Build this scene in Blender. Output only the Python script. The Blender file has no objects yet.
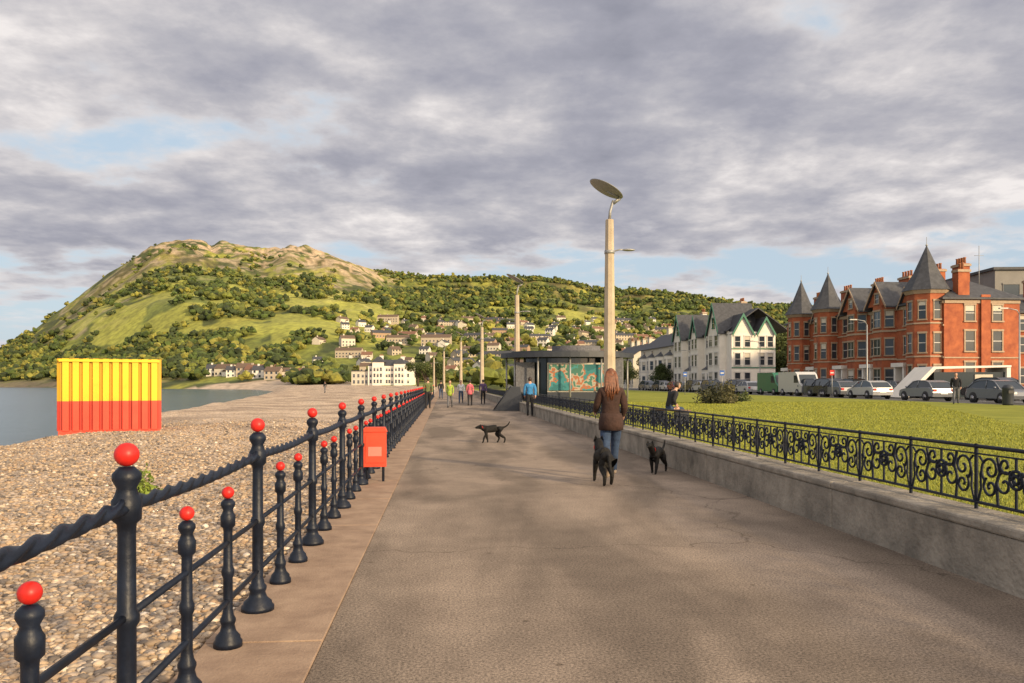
import bpy, math, random
import numpy as np
from mathutils import Matrix, Vector
random.seed(7); rng=np.random.default_rng(7)
S=bpy.context.scene; COL=S.collection
FP=800.0; HZ=383.0
SL=-0.084                      # promenade direction slope dX/dY
ANG=math.atan2(SL,1.0)
def PX(x,Y): return (x-512)/FP*Y
# ---------------------------------------------------------------- materials
def mat(name,col,rough=.8,var=.0,scale=4.,bump=0.,bscale=None,metal=0.,col2=None,attr=None,detail=6,spec=.5):
    m=bpy.data.materials.new(name); m.use_nodes=True; nt=m.node_tree; N=nt.nodes; L=nt.links
    b=N['Principled BSDF']; b.inputs['Roughness'].default_value=rough; b.inputs['Metallic'].default_value=metal
    b.inputs['Specular IOR Level'].default_value=spec
    tc=N.new('ShaderNodeTexCoord')
    if attr:
        a=N.new('ShaderNodeVertexColor'); a.layer_name=attr; base=a.outputs['Color']
    else: base=None
    if var>0 or col2 or attr:
        n=N.new('ShaderNodeTexNoise'); n.inputs['Scale'].default_value=scale; n.inputs['Detail'].default_value=detail; n.inputs['Roughness'].default_value=.65
        L.new(tc.outputs['Object'],n.inputs['Vector'])
        r=N.new('ShaderNodeValToRGB'); r.color_ramp.elements[0].position=.33; r.color_ramp.elements[1].position=.67
        if attr:
            r.color_ramp.elements[0].color=(1-var,)*3+(1,); r.color_ramp.elements[1].color=(1+var,)*3+(1,)
            mx=N.new('ShaderNodeMixRGB'); mx.blend_type='MULTIPLY'; mx.inputs[0].default_value=1
            L.new(base,mx.inputs[1]); L.new(r.outputs[0],mx.inputs[2]); L.new(mx.outputs[0],b.inputs['Base Color'])
        else:
            c2=col2 or tuple(c*(1+var) for c in col); c1=col if col2 else tuple(c*(1-var) for c in col)
            r.color_ramp.elements[0].color=(*c1,1); r.color_ramp.elements[1].color=(*c2,1)
            L.new(r.outputs[0],b.inputs['Base Color'])
        L.new(n.outputs[0],r.inputs[0])
    else: b.inputs['Base Color'].default_value=(*col,1)
    if bump>0:
        n2=N.new('ShaderNodeTexNoise'); n2.inputs['Scale'].default_value=bscale or scale*4; n2.inputs['Detail'].default_value=5
        L.new(tc.outputs['Object'],n2.inputs['Vector'])
        bp=N.new('ShaderNodeBump'); bp.inputs['Strength'].default_value=bump; bp.inputs['Distance'].default_value=.02
        L.new(n2.outputs[0],bp.inputs['Height']); L.new(bp.outputs[0],b.inputs['Normal'])
    return m
# ---------------------------------------------------------------- mesh builder
class MB:
    def __init__(s): s.v=[];s.f=[];s.m=[];s.s=[];s.M=Matrix.Identity(4);s.mats=[]
    def mi(s,m):
        if m not in s.mats: s.mats.append(m)
        return s.mats.index(m)
    def add(s,vs,fs,m,smooth=False):
        o=len(s.v); k=s.mi(m)
        for p in vs: s.v.append(tuple(s.M@Vector(p)))
        for f in fs: s.f.append([i+o for i in f]); s.m.append(k); s.s.append(smooth)
    def box(s,x0,x1,y0,y1,z0,z1,m):
        v=[(x0,y0,z0),(x1,y0,z0),(x1,y1,z0),(x0,y1,z0),(x0,y0,z1),(x1,y0,z1),(x1,y1,z1),(x0,y1,z1)]
        s.add(v,[(0,3,2,1),(4,5,6,7),(0,1,5,4),(1,2,6,5),(2,3,7,6),(3,0,4,7)],m)
    def prism(s,pts,y0,y1,m,smooth=False):
        n=len(pts); v=[(x,y0,z) for x,z in pts]+[(x,y1,z) for x,z in pts]
        f=[list(range(n)),list(range(2*n-1,n-1,-1))]+[(i,i+n,(i+1)%n+n,(i+1)%n) for i in range(n)]
        s.add(v,f,m,smooth)
    def lathe(s,prof,m,seg=16,c=(0,0,0),smooth=True,ph=0):
        v=[];f=[]
        for r,z in prof:
            for k in range(seg):
                a=ph+2*math.pi*k/seg; v.append((c[0]+r*math.cos(a),c[1]+r*math.sin(a),c[2]+z))
        for i in range(len(prof)-1):
            for k in range(seg):
                k2=(k+1)%seg; f.append((i*seg+k,i*seg+k2,(i+1)*seg+k2,(i+1)*seg+k))
        f.append(list(range(seg-1,-1,-1))); f.append([(len(prof)-1)*seg+k for k in range(seg)])
        s.add(v,f,m,smooth)
    def tube(s,pts,rad,m,seg=8,smooth=True):
        pts=[Vector(p) for p in pts]; n=len(pts)
        if not hasattr(rad,'__len__'): rad=[rad]*n
        v=[];f=[]
        for i,p in enumerate(pts):
            d=(pts[min(i+1,n-1)]-pts[max(i-1,0)]).normalized()
            u=Vector((0,0,1)) if abs(d.z)<.9 else Vector((1,0,0))
            a=d.cross(u).normalized(); b=d.cross(a).normalized()
            for k in range(seg):
                t=2*math.pi*k/seg; q=p+rad[i]*(math.cos(t)*a+math.sin(t)*b); v.append(tuple(q))
        for i in range(n-1):
            for k in range(seg):
                k2=(k+1)%seg; f.append((i*seg+k,(i+1)*seg+k,(i+1)*seg+k2,i*seg+k2))
        f.append(list(range(seg))); f.append([(n-1)*seg+k for k in range(seg-1,-1,-1)])
        s.add(v,f,m,smooth)
    def ell(s,c,r,m,seg=14,rings=9,fn=None):
        v=[];f=[]
        for i in range(rings+1):
            t=math.pi*i/rings
            for k in range(seg):
                a=2*math.pi*k/seg; p=Vector((math.sin(t)*math.cos(a)*r[0],math.sin(t)*math.sin(a)*r[1],math.cos(t)*r[2]))
                if fn: p=fn(p)
                v.append((c[0]+p.x,c[1]+p.y,c[2]+p.z))
        for i in range(rings):
            for k in range(seg):
                k2=(k+1)%seg; f.append((i*seg+k,(i+1)*seg+k,(i+1)*seg+k2,i*seg+k2))
        s.add(v,f,m,True)
    def mesh(s,name):
        me=bpy.data.meshes.new(name); me.from_pydata(s.v,[],s.f)
        for m in s.mats: me.materials.append(m)
        me.polygons.foreach_set('material_index',s.m); me.polygons.foreach_set('use_smooth',s.s); me.update()
        return me
    def build(s,name,loc=(0,0,0),rz=0,bevel=0):
        o=bpy.data.objects.new(name,s.mesh(name)); COL.objects.link(o); o.location=loc; o.rotation_euler=(0,0,rz)
        if bevel:
            b=o.modifiers.new('b','BEVEL'); b.width=bevel; b.segments=2; b.limit_method='ANGLE'
        return o
def obj(name,me,loc=(0,0,0),rz=0,sc=1):
    o=bpy.data.objects.new(name,me); COL.objects.link(o); o.location=loc; o.rotation_euler=(0,0,rz)
    o.scale=sc if hasattr(sc,'__len__') else (sc,sc,sc); return o
def npmesh(name,V,F,mats,col=None,smooth=True,midx=None):
    me=bpy.data.meshes.new(name); V=np.asarray(V,np.float32); F=np.asarray(F,np.int32); k=F.shape[1]
    me.vertices.add(len(V)); me.vertices.foreach_set('co',V.ravel())
    me.loops.add(F.size); me.loops.foreach_set('vertex_index',F.ravel())
    me.polygons.add(len(F)); me.polygons.foreach_set('loop_start',np.arange(0,F.size,k,dtype=np.int32))
    me.polygons.foreach_set('loop_total',np.full(len(F),k,dtype=np.int32))
    me.polygons.foreach_set('use_smooth',np.full(len(F),smooth))
    for m in mats: me.materials.append(m)
    if midx is not None: me.polygons.foreach_set('material_index',np.asarray(midx,np.int32))
    me.update(calc_edges=True)
    if col is not None:
        ca=me.color_attributes.new('Col','FLOAT_COLOR','POINT')
        c=np.ones((len(V),4),np.float32); c[:,:3]=col; ca.data.foreach_set('color',c.ravel())
    return me
# ---------------------------------------------------------------- noise
_T=np.random.default_rng(3).random((256,256))
def vn(x,y):
    xi=np.floor(x).astype(int); yi=np.floor(y).astype(int); fx=x-xi; fy=y-yi
    fx=fx*fx*(3-2*fx); fy=fy*fy*(3-2*fy)
    a=_T[xi&255,yi&255];b=_T[(xi+1)&255,yi&255];c=_T[xi&255,(yi+1)&255];d=_T[(xi+1)&255,(yi+1)&255]
    return (a*(1-fx)+b*fx)*(1-fy)+(c*(1-fx)+d*fx)*fy
def fbm(x,y,o=5):
    r=0;A=.5;t=0
    for i in range(o): r=r+A*vn(x*2**i+17.3*i,y*2**i+5.1*i); t+=A; A*=.5
    return r/t
def sstep(a,b,x): t=np.clip((x-a)/(b-a),0,1); return t*t*(3-2*t)
# ---------------------------------------------------------------- terrain
coast=np.array([(-60,-3000),(-24,-300),(-20,0),(-26,31),(-36,70),(-50,133),(-121,400),(-170,520),(-290,600),(-420,720),(-620,860),(-1000,1100),(-1700,1900),(-1800,6000)],float)
def coastd(X,Y):
    d=np.full(X.shape,1e9); 
    for (ax,ay),(bx,by) in zip(coast[:-1],coast[1:]):
        t=np.clip(((X-ax)*(bx-ax)+(Y-ay)*(by-ay))/((bx-ax)**2+(by-ay)**2),0,1)
        d=np.minimum(d,np.hypot(X-ax-t*(bx-ax),Y-ay-t*(by-ay)))
    cx=np.interp(Y,coast[:,1],coast[:,0]); 
    return np.where(X>cx,d,-d)
prof=np.array([(-700,383),(-200,376),(-60,368),(0,355),(30,336),(60,311),(100,281),(130,262),(150,250),(168,243),(185,239),(200,242),(212,247),(228,245),(245,249),(262,253),(275,250),(290,247),(305,251),(330,256),(345,262),(360,266),(385,275),(420,280),(470,281),(520,279),(560,284),(620,293),(680,296),(720,304),(790,310),(900,322),(1100,330),(1500,345),(2500,360)],float)
YR=1400.
def H(X,Y):
    d=coastd(X,Y)
    b=np.clip(-3.2+d*.30,-8,0)
    b=np.where(d>10,-0.0+np.clip((d-25)*.02,0,.15)*(Y>150),b)
    s=np.where(Y>50,X/np.maximum(Y,50),0)
    e=(383-np.interp(512+800*s,prof[:,0],prof[:,1]))/800
    t=(Y-430)/(YR-430)
    sh=np.where(t<1,np.clip(t,0,1)**1.35,np.clip(1-((t-1)/1.6)**2,0,1))
    h=e*YR*sh
    n=fbm(X/160+3,Y/160)-.5; n2=fbm(X/45,Y/45,4)-.5
    h=h*(1+.34*n*np.clip(1-abs(t-1),0,1)*(t<.93))+n2*18*sstep(.2,.9,t)*sstep(0,.08,e)*(1-.45*sstep(.9,1,t))
    h=h+(np.abs(fbm(X/30+8,Y/30,3)-.5)*26-2)*sstep(.75,.95,t)*sstep(.15,.165,e)*(t<1.2)
    h=h*sstep(0,170,d)+sstep(0,40,d)*4*sstep(500,620,Y)
    return b+np.maximum(h,0)
def H1(x,y): return float(H(np.array([float(x)]),np.array([float(y)]))[0])
az=np.concatenate([np.arange(-180,-42,3),np.arange(-42,44,.17),np.arange(44,180,3)])
az=np.radians(az); rr=np.concatenate([[2.],np.geomspace(6,400,45),np.arange(410,2000,8),np.geomspace(2050,9000,25)])
A,R=np.meshgrid(az,rr); X=R*np.sin(A); Y=R*np.cos(A); Z=H(X,Y)
d=coastd(X,Y)
near=(Y<430)
Z=np.where(near,Z-.8,Z)
s=X/np.maximum(Y,50); pxx=512+800*s; pyy=383-800*(Z-1.5)/np.maximum(Y,50)
def c3(a): return np.array(a,float)
def lerp(a,b,t): return a*(1-t[...,None])+b*t[...,None]
f1=fbm(X/90,Y/90); f2=fbm(X/28+9,Y/28,5); f3=fbm(X/14+40,Y/9,4)
ridge=np.interp(pxx,prof[:,0],prof[:,1]); rel=(pyy-ridge)
C=np.zeros(X.shape+(3,))+c3([.18,.20,.03])
C=lerp(C,c3([.27,.26,.04]),sstep(.45,.6,f1))
C=lerp(C,c3([.09,.11,.02]),sstep(.47,.56,f2)*.85)
C=lerp(C,c3([.035,.05,.012]),sstep(.53,.6,fbm(X/35+70,Y/35,5))*.9)
C=lerp(C,c3([.15,.11,.045]),sstep(.48,.6,fbm(X/60+20,Y/60))*.5*sstep(70,10,rel))
C=lerp(C,c3([.44,.32,.20]),sstep(.45,.54,f3)*sstep(24,2,rel)*(pxx>135)*(pxx<385))
C=lerp(C,c3([.34,.27,.17]),sstep(.57,.62,f3)*sstep(70,30,rel)*(pxx>60)*(pxx<400)*.7)
cliff=sstep(60,0,d)*(Y>600); C=lerp(C,c3([.16,.12,.08]),cliff*.8*sstep(.35,.5,f3+.1))
cell=_T[(np.floor((X+Y*.3)/70).astype(int))&255,(np.floor((Y-X*.2)/55).astype(int))&255]
fld=(rel>25)&(Z>25)&(pxx<760)&(pyy<345)
C=np.where((fld&(cell>.45))[...,None],C*.35+.65*c3([.34,.34,.055]),C)
C=np.where((fld&(cell<.18))[...,None],C*.4+.6*c3([.13,.16,.03]),C)
C=np.where(((Y<560)&(d<60))[...,None],c3([.42,.33,.24]),C)
m_ter=mat('hill_ground',(1,1,1),.95,var=.4,scale=.14,attr='Col',bump=.0,detail=12)
n0,n1=X.shape; idx=np.arange(n0*n1).reshape(n0,n1)
F=np.stack([idx[:-1,:-1],idx[:-1,1:],idx[1:,1:],idx[1:,:-1]],-1).reshape(-1,4)
obj('hill_terrain',npmesh('hill_terrain',np.stack([X,Y,Z],-1).reshape(-1,3),F[:,::-1],[m_ter],C.reshape(-1,3)))
# sea
m=mat('sea_water',(.05,.09,.12),.2,var=.25,scale=.03)
nt=m.node_tree; N=nt.nodes; w=N.new('ShaderNodeTexNoise'); w.inputs['Scale'].default_value=.6; w.inputs['Detail'].default_value=8
mp=N.new('ShaderNodeMapping'); mp.inputs['Scale'].default_value=(.5,1.5,1); tc=N.new('ShaderNodeTexCoord')
nt.links.new(tc.outputs['Object'],mp.inputs[0]); nt.links.new(mp.outputs[0],w.inputs['Vector'])
bp=N.new('ShaderNodeBump'); bp.inputs['Strength'].default_value=.7; bp.inputs['Distance'].default_value=.4
nt.links.new(w.outputs[0],bp.inputs['Height']); nt.links.new(bp.outputs[0],N['Principled BSDF'].inputs['Normal'])
mb=MB(); mb.add([(-30000,-30000,0),(30000,-30000,0),(30000,30000,0),(-30000,30000,0)],[(0,1,2,3)],m); mb.build('sea',(0,0,-2.7))
# ---------------------------------------------------------------- pebble beach
m_peb=bpy.data.materials.new('pebbles'); m_peb.use_nodes=True; nt=m_peb.node_tree; N=nt.nodes; L=nt.links; b=N['Principled BSDF']; b.inputs['Roughness'].default_value=.9
b.inputs['Specular IOR Level'].default_value=.2
tc=N.new('ShaderNodeTexCoord'); vo=N.new('ShaderNodeTexVoronoi'); vo.inputs['Scale'].default_value=17
L.new(tc.outputs['Object'],vo.inputs['Vector'])
sp=N.new('ShaderNodeSeparateColor'); L.new(vo.outputs['Color'],sp.inputs[0])
r=N.new('ShaderNodeValToRGB'); e=r.color_ramp.elements; e[0].position=0; e[0].color=(.26,.20,.15,1); e[1].position=1; e[1].color=(.78,.63,.46,1)
for p,c in((.25,(.50,.39,.28,1)),(.45,(.38,.33,.29,1)),(.6,(.66,.50,.34,1)),(.8,(.56,.48,.40,1))):
    q=e.new(p); q.color=c
L.new(sp.outputs[0],r.inputs[0])
r2=N.new('ShaderNodeValToRGB'); r2.color_ramp.elements[0].position=.35; r2.color_ramp.elements[0].color=(1,1,1,1); r2.color_ramp.elements[1].position=.75; r2.color_ramp.elements[1].color=(.4,.36,.32,1)
L.new(vo.outputs['Distance'],r2.inputs[0])
mx=N.new('ShaderNodeMixRGB'); mx.blend_type='MULTIPLY'; mx.inputs[0].default_value=.6; L.new(r.outputs[0],mx.inputs[1]); L.new(r2.outputs[0],mx.inputs[2])
n=N.new('ShaderNodeTexNoise'); n.inputs['Scale'].default_value=.3; n.inputs['Detail'].default_value=10; L.new(tc.outputs['Object'],n.inputs['Vector'])
r3=N.new('ShaderNodeValToRGB'); r3.color_ramp.elements[0].position=.38; r3.color_ramp.elements[0].color=(.70,.67,.65,1); r3.color_ramp.elements[1].position=.60; r3.color_ramp.elements[1].color=(1.18,1.15,1.1,1); L.new(n.outputs[0],r3.inputs[0])
mx2=N.new('ShaderNodeMixRGB'); mx2.blend_type='MULTIPLY'; mx2.inputs[0].default_value=1; L.new(mx.outputs[0],mx2.inputs[1]); L.new(r3.outputs[0],mx2.inputs[2]); L.new(mx2.outputs[0],b.inputs['Base Color'])
bp=N.new('ShaderNodeBump'); bp.invert=True; bp.inputs['Strength'].default_value=.6; bp.inputs['Distance'].default_value=.03; L.new(vo.outputs['Distance'],bp.inputs['Height']); L.new(bp.outputs[0],b.inputs['Normal'])
ys=np.concatenate([np.arange(-80,0,4),np.arange(0,40,.4),np.arange(40,120,1.5),np.arange(120,520,6)])
Yb,U=np.meshgrid(ys,np.linspace(0,1,70),indexing='ij'); x1=-1.37+SL*Yb; cx=np.interp(Yb,coast[:,1],coast[:,0])-8
Xb=x1+(cx-x1)*U
def Hb(X,Y):
    d=coastd(X,Y); edge=(-1.37+SL*Y)-X
    return np.clip(-3.2+d*.30,-6,0)+ -.03+ (fbm(X/3,Y/3,4)-.5)*.34*np.clip(edge/3,0,1)-.05*sstep(0,1,edge)+(fbm(X/9+4,Y/14,3)-.5)*.5*sstep(15,40,Y)*np.clip(edge/6,0,1)
Zb=Hb(Xb,Yb); n0,n1=Xb.shape; idx=np.arange(n0*n1).reshape(n0,n1)
F=np.stack([idx[:-1,:-1],idx[:-1,1:],idx[1:,1:],idx[1:,:-1]],-1).reshape(-1,4)
obj('pebble_beach',npmesh('pebble_beach',np.stack([Xb,Yb,Zb],-1).reshape(-1,3),F[:,::-1],[m_peb]))
def ico(sub):
    import bmesh
    bm=bmesh.new(); bmesh.ops.create_icosphere(bm,subdivisions=sub,radius=1); v=np.array([p.co[:] for p in bm.verts]); f=np.array([[q.index for q in p.verts] for p in bm.faces]); bm.free(); return v,f
iv,jf=ico(1)
NS=62000
yy=2.0+rng.random(NS)**1.6*32; edge=.05+rng.random(NS)*(.5+yy*.62); xx=-1.37+SL*yy-edge
kp=rng.random(NS)<np.clip((35-yy)/12,0,1); yy,edge,xx=yy[kp],edge[kp],xx[kp]; NS=len(yy)
sz=.011+.023*rng.random(NS)**2.2+.0003*yy
zz=Hb(xx,yy)
V=iv[None]*np.stack([sz*rng.uniform(.8,1.5,NS),sz*rng.uniform(.8,1.5,NS),sz*rng.uniform(.45,.8,NS)],-1)[:,None,:]
V=V*(1+rng.uniform(-.12,.12,(NS,len(iv),1)))
a=rng.random(NS)*6.28; ca,sa=np.cos(a)[:,None],np.sin(a)[:,None]
V=np.stack([V[...,0]*ca-V[...,1]*sa,V[...,0]*sa+V[...,1]*ca,V[...,2]],-1)+np.stack([xx,yy,zz+sz*.25],-1)[:,None,:]
Fs=(jf[None]+(np.arange(NS)*len(iv))[:,None,None]).reshape(-1,3)
pal=np.array([(.30,.225,.155),(.22,.19,.165),(.42,.31,.20),(.46,.37,.27),(.33,.265,.205),(.13,.11,.095),(.36,.25,.16),(.60,.52,.42)])
cc=pal[rng.choice(8,NS,p=[.2,.17,.15,.11,.14,.10,.1,.03])]*rng.uniform(.75,1.2,(NS,1))
m_st=mat('loose_stone',(1,1,1),.85,var=.15,scale=40,attr='Col',spec=.25)
obj('beach_stones',npmesh('beach_stones',V.reshape(-1,3),Fs,[m_st],np.repeat(cc,len(iv),0)))
# ---------------------------------------------------------------- promenade, kerb, wall, lawn, road
m_asp=mat('promenade_asphalt',(.195,.16,.13),.9,scale=1.6,col2=(.275,.228,.185),bump=.5,bscale=160,detail=12,spec=.25)
nt=m_asp.node_tree;N=nt.nodes;L=nt.links;b=N['Principled BSDF'];src=b.inputs['Base Color'].links[0].from_socket
[n for n in N if n.type=='BUMP'][0].inputs['Distance'].default_value=.008
tc=N.new('ShaderNodeTexCoord')
def ramp(p0,c0,p1,c1):
    r=N.new('ShaderNodeValToRGB'); r.color_ramp.elements[0].position=p0; r.color_ramp.elements[0].color=(*c0,1); r.color_ramp.elements[1].position=p1; r.color_ramp.elements[1].color=(*c1,1); return r
def mul(a,b_,f=1.):
    q=N.new('ShaderNodeMixRGB');q.blend_type='MULTIPLY';q.inputs[0].default_value=f;L.new(a,q.inputs[1]);L.new(b_,q.inputs[2]); return q.outputs[0]
sn=N.new('ShaderNodeTexNoise');sn.inputs['Scale'].default_value=60;sn.inputs['Detail'].default_value=4;sn.inputs['Roughness'].default_value=.85;L.new(tc.outputs['Object'],sn.inputs['Vector'])
sr=ramp(.38,(.30,.29,.28),.60,(1.65,1.6,1.52));L.new(sn.outputs[0],sr.inputs[0])
cur=mul(src,sr.outputs[0],.85)
st=N.new('ShaderNodeTexNoise');st.inputs['Scale'].default_value=.45;st.inputs['Detail'].default_value=9;st.inputs['Distortion'].default_value=.6;mp=N.new('ShaderNodeMapping');mp.inputs['Scale'].default_value=(1.8,.5,1);L.new(tc.outputs['Object'],mp.inputs[0]);L.new(mp.outputs[0],st.inputs['Vector'])
s2=ramp(.40,(.66,.65,.64),.58,(1.12,1.10,1.08));L.new(st.outputs[0],s2.inputs[0]); cur=mul(cur,s2.outputs[0])
vo=N.new('ShaderNodeTexVoronoi');vo.inputs['Scale'].default_value=2.2;L.new(tc.outputs['Object'],vo.inputs['Vector'])
s3=ramp(.035,(.45,.43,.41),.06,(1,1,1));L.new(vo.outputs['Distance'],s3.inputs[0]); cur=mul(cur,s3.outputs[0],.8)
# hairline cracks
dn=N.new('ShaderNodeTexNoise');dn.inputs['Scale'].default_value=1.3;dn.inputs['Detail'].default_value=6;L.new(tc.outputs['Object'],dn.inputs['Vector'])
va=N.new('ShaderNodeVectorMath');va.operation='MULTIPLY_ADD';L.new(dn.outputs['Color'],va.inputs[0]);va.inputs[1].default_value=(1.2,1.2,0);L.new(tc.outputs['Object'],va.inputs[2])
vc=N.new('ShaderNodeTexVoronoi');vc.feature='DISTANCE_TO_EDGE';vc.inputs['Scale'].default_value=.22;L.new(va.outputs[0],vc.inputs['Vector'])
s4=ramp(.0008,(.42,.40,.38),.0028,(1,1,1));L.new(vc.outputs['Distance'],s4.inputs[0]); cur=mul(cur,s4.outputs[0],.8)
L.new(cur,b.inputs['Base Color'])
m_slab=mat('kerb_slab',(.24,.165,.115),.88,scale=3.5,col2=(.37,.265,.185),bump=.3,bscale=60,detail=10,spec=.25)
m_wall=mat('concrete_wall',(.15,.135,.112),.9,scale=1.8,col2=(.40,.355,.29),bump=.9,bscale=22,detail=12,spec=.25)
m_grass=mat('lawn_grass',(.17,.185,.02),.95,scale=.5,col2=(.27,.28,.04),bump=.8,bscale=40,detail=12,spec=.2)
m_road=mat('road_asphalt',(.06,.06,.06),.9,var=.2,scale=3)
m_pave=mat('pavement',(.26,.25,.23),.9,var=.15,scale=2)
def strip(name,x0,x1,y0,y1,z,m,thick=.5,segs=1):
    mb=MB(); mb.box(x0,x1,y0,y1,z-thick,z,m); return mb.build(name,(0,0,0),-ANG)
strip('promenade_path',-.70,4.1,-60,420,0,m_asp)
mb=MB(); y=-20.
while y<160:
    Ls=1.9; g=.006
    mb.box(-1.37,-.70-.004,y+g,y+Ls-g,-.35,.012+random.uniform(-.003,.003),m_slab); y+=Ls
mb.box(-1.36,-.72,-20,160,-.4,-.01,mat('joint_dirt',(.1,.08,.06),.95))
mb.build('kerb_edging',(0,0,0),-ANG,bevel=.006)
mb=MB(); y=-20.
while y<112:
    mb.box(4.0,4.42,y+.004,y+4-.004,-.3,.40,m_wall); 
    mb.box(3.985,4.44,y+.004,y+4-.004,.40,.475,m_wall); y+=4
mb.build('concrete_boundary_wall',(0,0,0),-ANG,bevel=.02)
strip('lawn',4.43,30,-60,160,.33,m_grass)
strip('kerb_stone',30,30.25,-60,160,.36,m_pave)
strip('strand_road',30.25,42,-60,330,.22,m_road)
strip('pavement',42,60,-60,330,.30,m_pave)
mb=MB(); m_mk=mat('road_marking',(.75,.75,.72),.7)
for k in range(30): mb.box(38.3,38.42,k*6.,k*6.+3,.2,.226,m_mk)
mb.build('road_markings',(0,0,0),-ANG)
NB=90000; yb=4+rng.random(NB)**1.4*44; xb=4.45+rng.random(NB)*(1+yb*.5); 
w=.004+.0004*yb; hh=rng.uniform(.02,.05,NB); a=rng.random(NB)*6.28; 
V=np.zeros((NB,3,3)); V[:,0]=np.stack([xb-w*np.cos(a),yb-w*np.sin(a),np.full(NB,.325)],-1); V[:,1]=np.stack([xb+w*np.cos(a),yb+w*np.sin(a),np.full(NB,.325)],-1)
V[:,2]=np.stack([xb+rng.normal(0,.02,NB),yb+rng.normal(0,.02,NB),.325+hh],-1)
gc=np.array([.22,.24,.03])*rng.uniform(.75,1.35,(NB,1))+np.array([.07,.04,.0])*rng.random((NB,1))
obj('grass_blades',npmesh('grass_blades',V.reshape(-1,3),np.arange(NB*3).reshape(-1,3),[mat('grass_blade',(1,1,1),.9,var=.1,scale=3,attr='Col')],np.repeat(gc,3,0),False),(0,0,0),-ANG)
# ---------------------------------------------------------------- left railing
m_navy=mat('navy_paint',(.006,.010,.021),.45,var=.4,scale=9,bump=.15,bscale=30,spec=.3)
m_red=mat('red_paint',(.56,.020,.014),.42,var=.2,scale=14,spec=.35)
def post(mb,x,y,h,k):
    R=.031*k
    pr=[(.092*k,0),(.092*k,.028),(.080*k,.042),(.078*k,.058),(.052*k,.085),(.042*k,.12),(.050*k,.14),(.050*k,.155),(.038*k,.175),(R,.21),(R*.98,h*.45-.02),(R*1.3,h*.45),(R*1.3,h*.45+.03),(R*.98,h*.45+.05),(R*.93,h*.72)]
    pr+=[(R*1.0,h-.27*k),(R*1.5,h-.255*k),(R*1.55,h-.19*k),(R*1.25,h-.175*k),(R*1.0,h-.15*k),(R*1.5,h-.12*k),(R*1.45,h-.10*k),(R*.8,h-.078*k)]
    mb.lathe(pr,m_navy,18,(x,y,.012))
    rb=.040*k; mb.ell((x,y,.012+h-rb*.93),(rb,rb,rb),m_red,18,12)
mb=MB(); P=2.16*1.0035
post(mb,0,0,1.255,1.15)
for i in (1,2): post(mb,0,i*P/3,.90,.86)
for hz,rd in((.60,.016),(.27,.016)): mb.tube([(0,0,hz),(0,P,hz)],rd,m_navy,10)
vs=[];fs=[];n=130;sg=15
for i in range(n+1):
    t=i/n
    for k in range(sg):
        a=2*math.pi*k/sg; tw=t*2*math.pi*13; rad=.024+.0085*math.cos(3*(a-tw/3*1.0))
        sag=-.02*math.sin(math.pi*t)
        vs.append((rad*math.cos(a),t*P,1.03+sag+rad*math.sin(a)))
for i in range(n):
    for k in range(sg): fs.append((i*sg+k,i*sg+(k+1)%sg,(i+1)*sg+(k+1)%sg,(i+1)*sg+k))
mb.add(vs,fs,m_navy,True)
me=mb.mesh('promenade_railing'); o=obj('promenade_railing',me,(0,0,0),-ANG)
o.location=Matrix.Rotation(-ANG,3,'Z')@Vector((-1.222,1.03-P,0))
ar=o.modifiers.new('a','ARRAY'); ar.count=42; ar.use_relative_offset=False; ar.use_constant_offset=True; ar.constant_offset_displace=(0,P,0)
m_box=mat('lifebuoy_box_plastic',(.62,.06,.022),.5,var=.14,scale=5)
mb=MB(); mb.box(-.17,.17,-.09,.09,.24,.76,m_box); mb.prism([(-.185,.76),(.185,.76),(.15,.83),(-.15,.83)],-.105,.105,m_box); mb.box(-.14,.14,-.10,-.09,.30,.70,m_box)
mb.box(-.1,.1,-.106,-.10,.40,.54,mat('label',(.5,.2,.15),.5)); mb.tube([(-.12,.1,0),(-.12,.1,.6)],.02,m_navy); mb.tube([(.12,.1,0),(.12,.1,.6)],.02,m_navy)
mb.build('lifebuoy_box',(PX(375,12.0),12.0,.01),-ANG+.05,bevel=.02)
# ---------------------------------------------------------------- ornamental fence (curves -> mesh)
cu=bpy.data.curves.new('orn','CURVE'); cu.dimensions='3D'; cu.bevel_depth=.0085; cu.bevel_resolution=1; cu.resolution_u=6
def spl(pts,r=1.):
    s=cu.splines.new('POLY'); s.points.add(len(pts)-1)
    for q,p in zip(s.points,pts): q.co=(0,p[0],p[1],1); q.radius=r
def spiral(cx,cy,r0,r1,a0,a1,n=20): return [(cx+(r0+(r1-r0)*i/n)*math.cos(a0+(a1-a0)*i/n),cy+(r0+(r1-r0)*i/n)*math.sin(a0+(a1-a0)*i/n)) for i in range(n+1)]
W=.92; zb=.53; zt=.985; zc=(zb+zt)/2
spl([(0,zt),(W,zt)],2.0); spl([(0,zb),(W,zb)],1.6); spl([(0,zt-.06),(W,zt-.06)],.9)
spl([(0,.47),(0,zt+.02)],2.0)
for mx_ in (0,1):
    f=lambda x:(W-x if mx_ else x)
    for (cx_,cz,r0,a0,tn) in((.17,zc+.05,.115,-2.2,-8.5),(.17,zc-.09,.085,2.2,8.0),(.33,zc-.05,.11,.6,8.2),(.34,zc+.10,.07,-.6,-7.)):
        pts=spiral(cx_,cz,r0,.018,a0,a0+tn); spl([(f(x),z) for x,z in pts],1.35)
    spl([(f(x),z) for x,z in [(.02,zb),(.06,zb+.12),(.05,zc),(.09,zc+.1),(.04,zt-.08)]],1.2)
    spl([(f(x),z) for x,z in [(.26,zb),(.24,zc-.05),(.28,zc+.04),(.25,zt-.07)]],1.5)
spl(spiral(W/2,zc,.07,.07,0,6.3,16),1.6); spl(spiral(W/2,zc,.035,.03,0,6.3,10),1.8)
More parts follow.
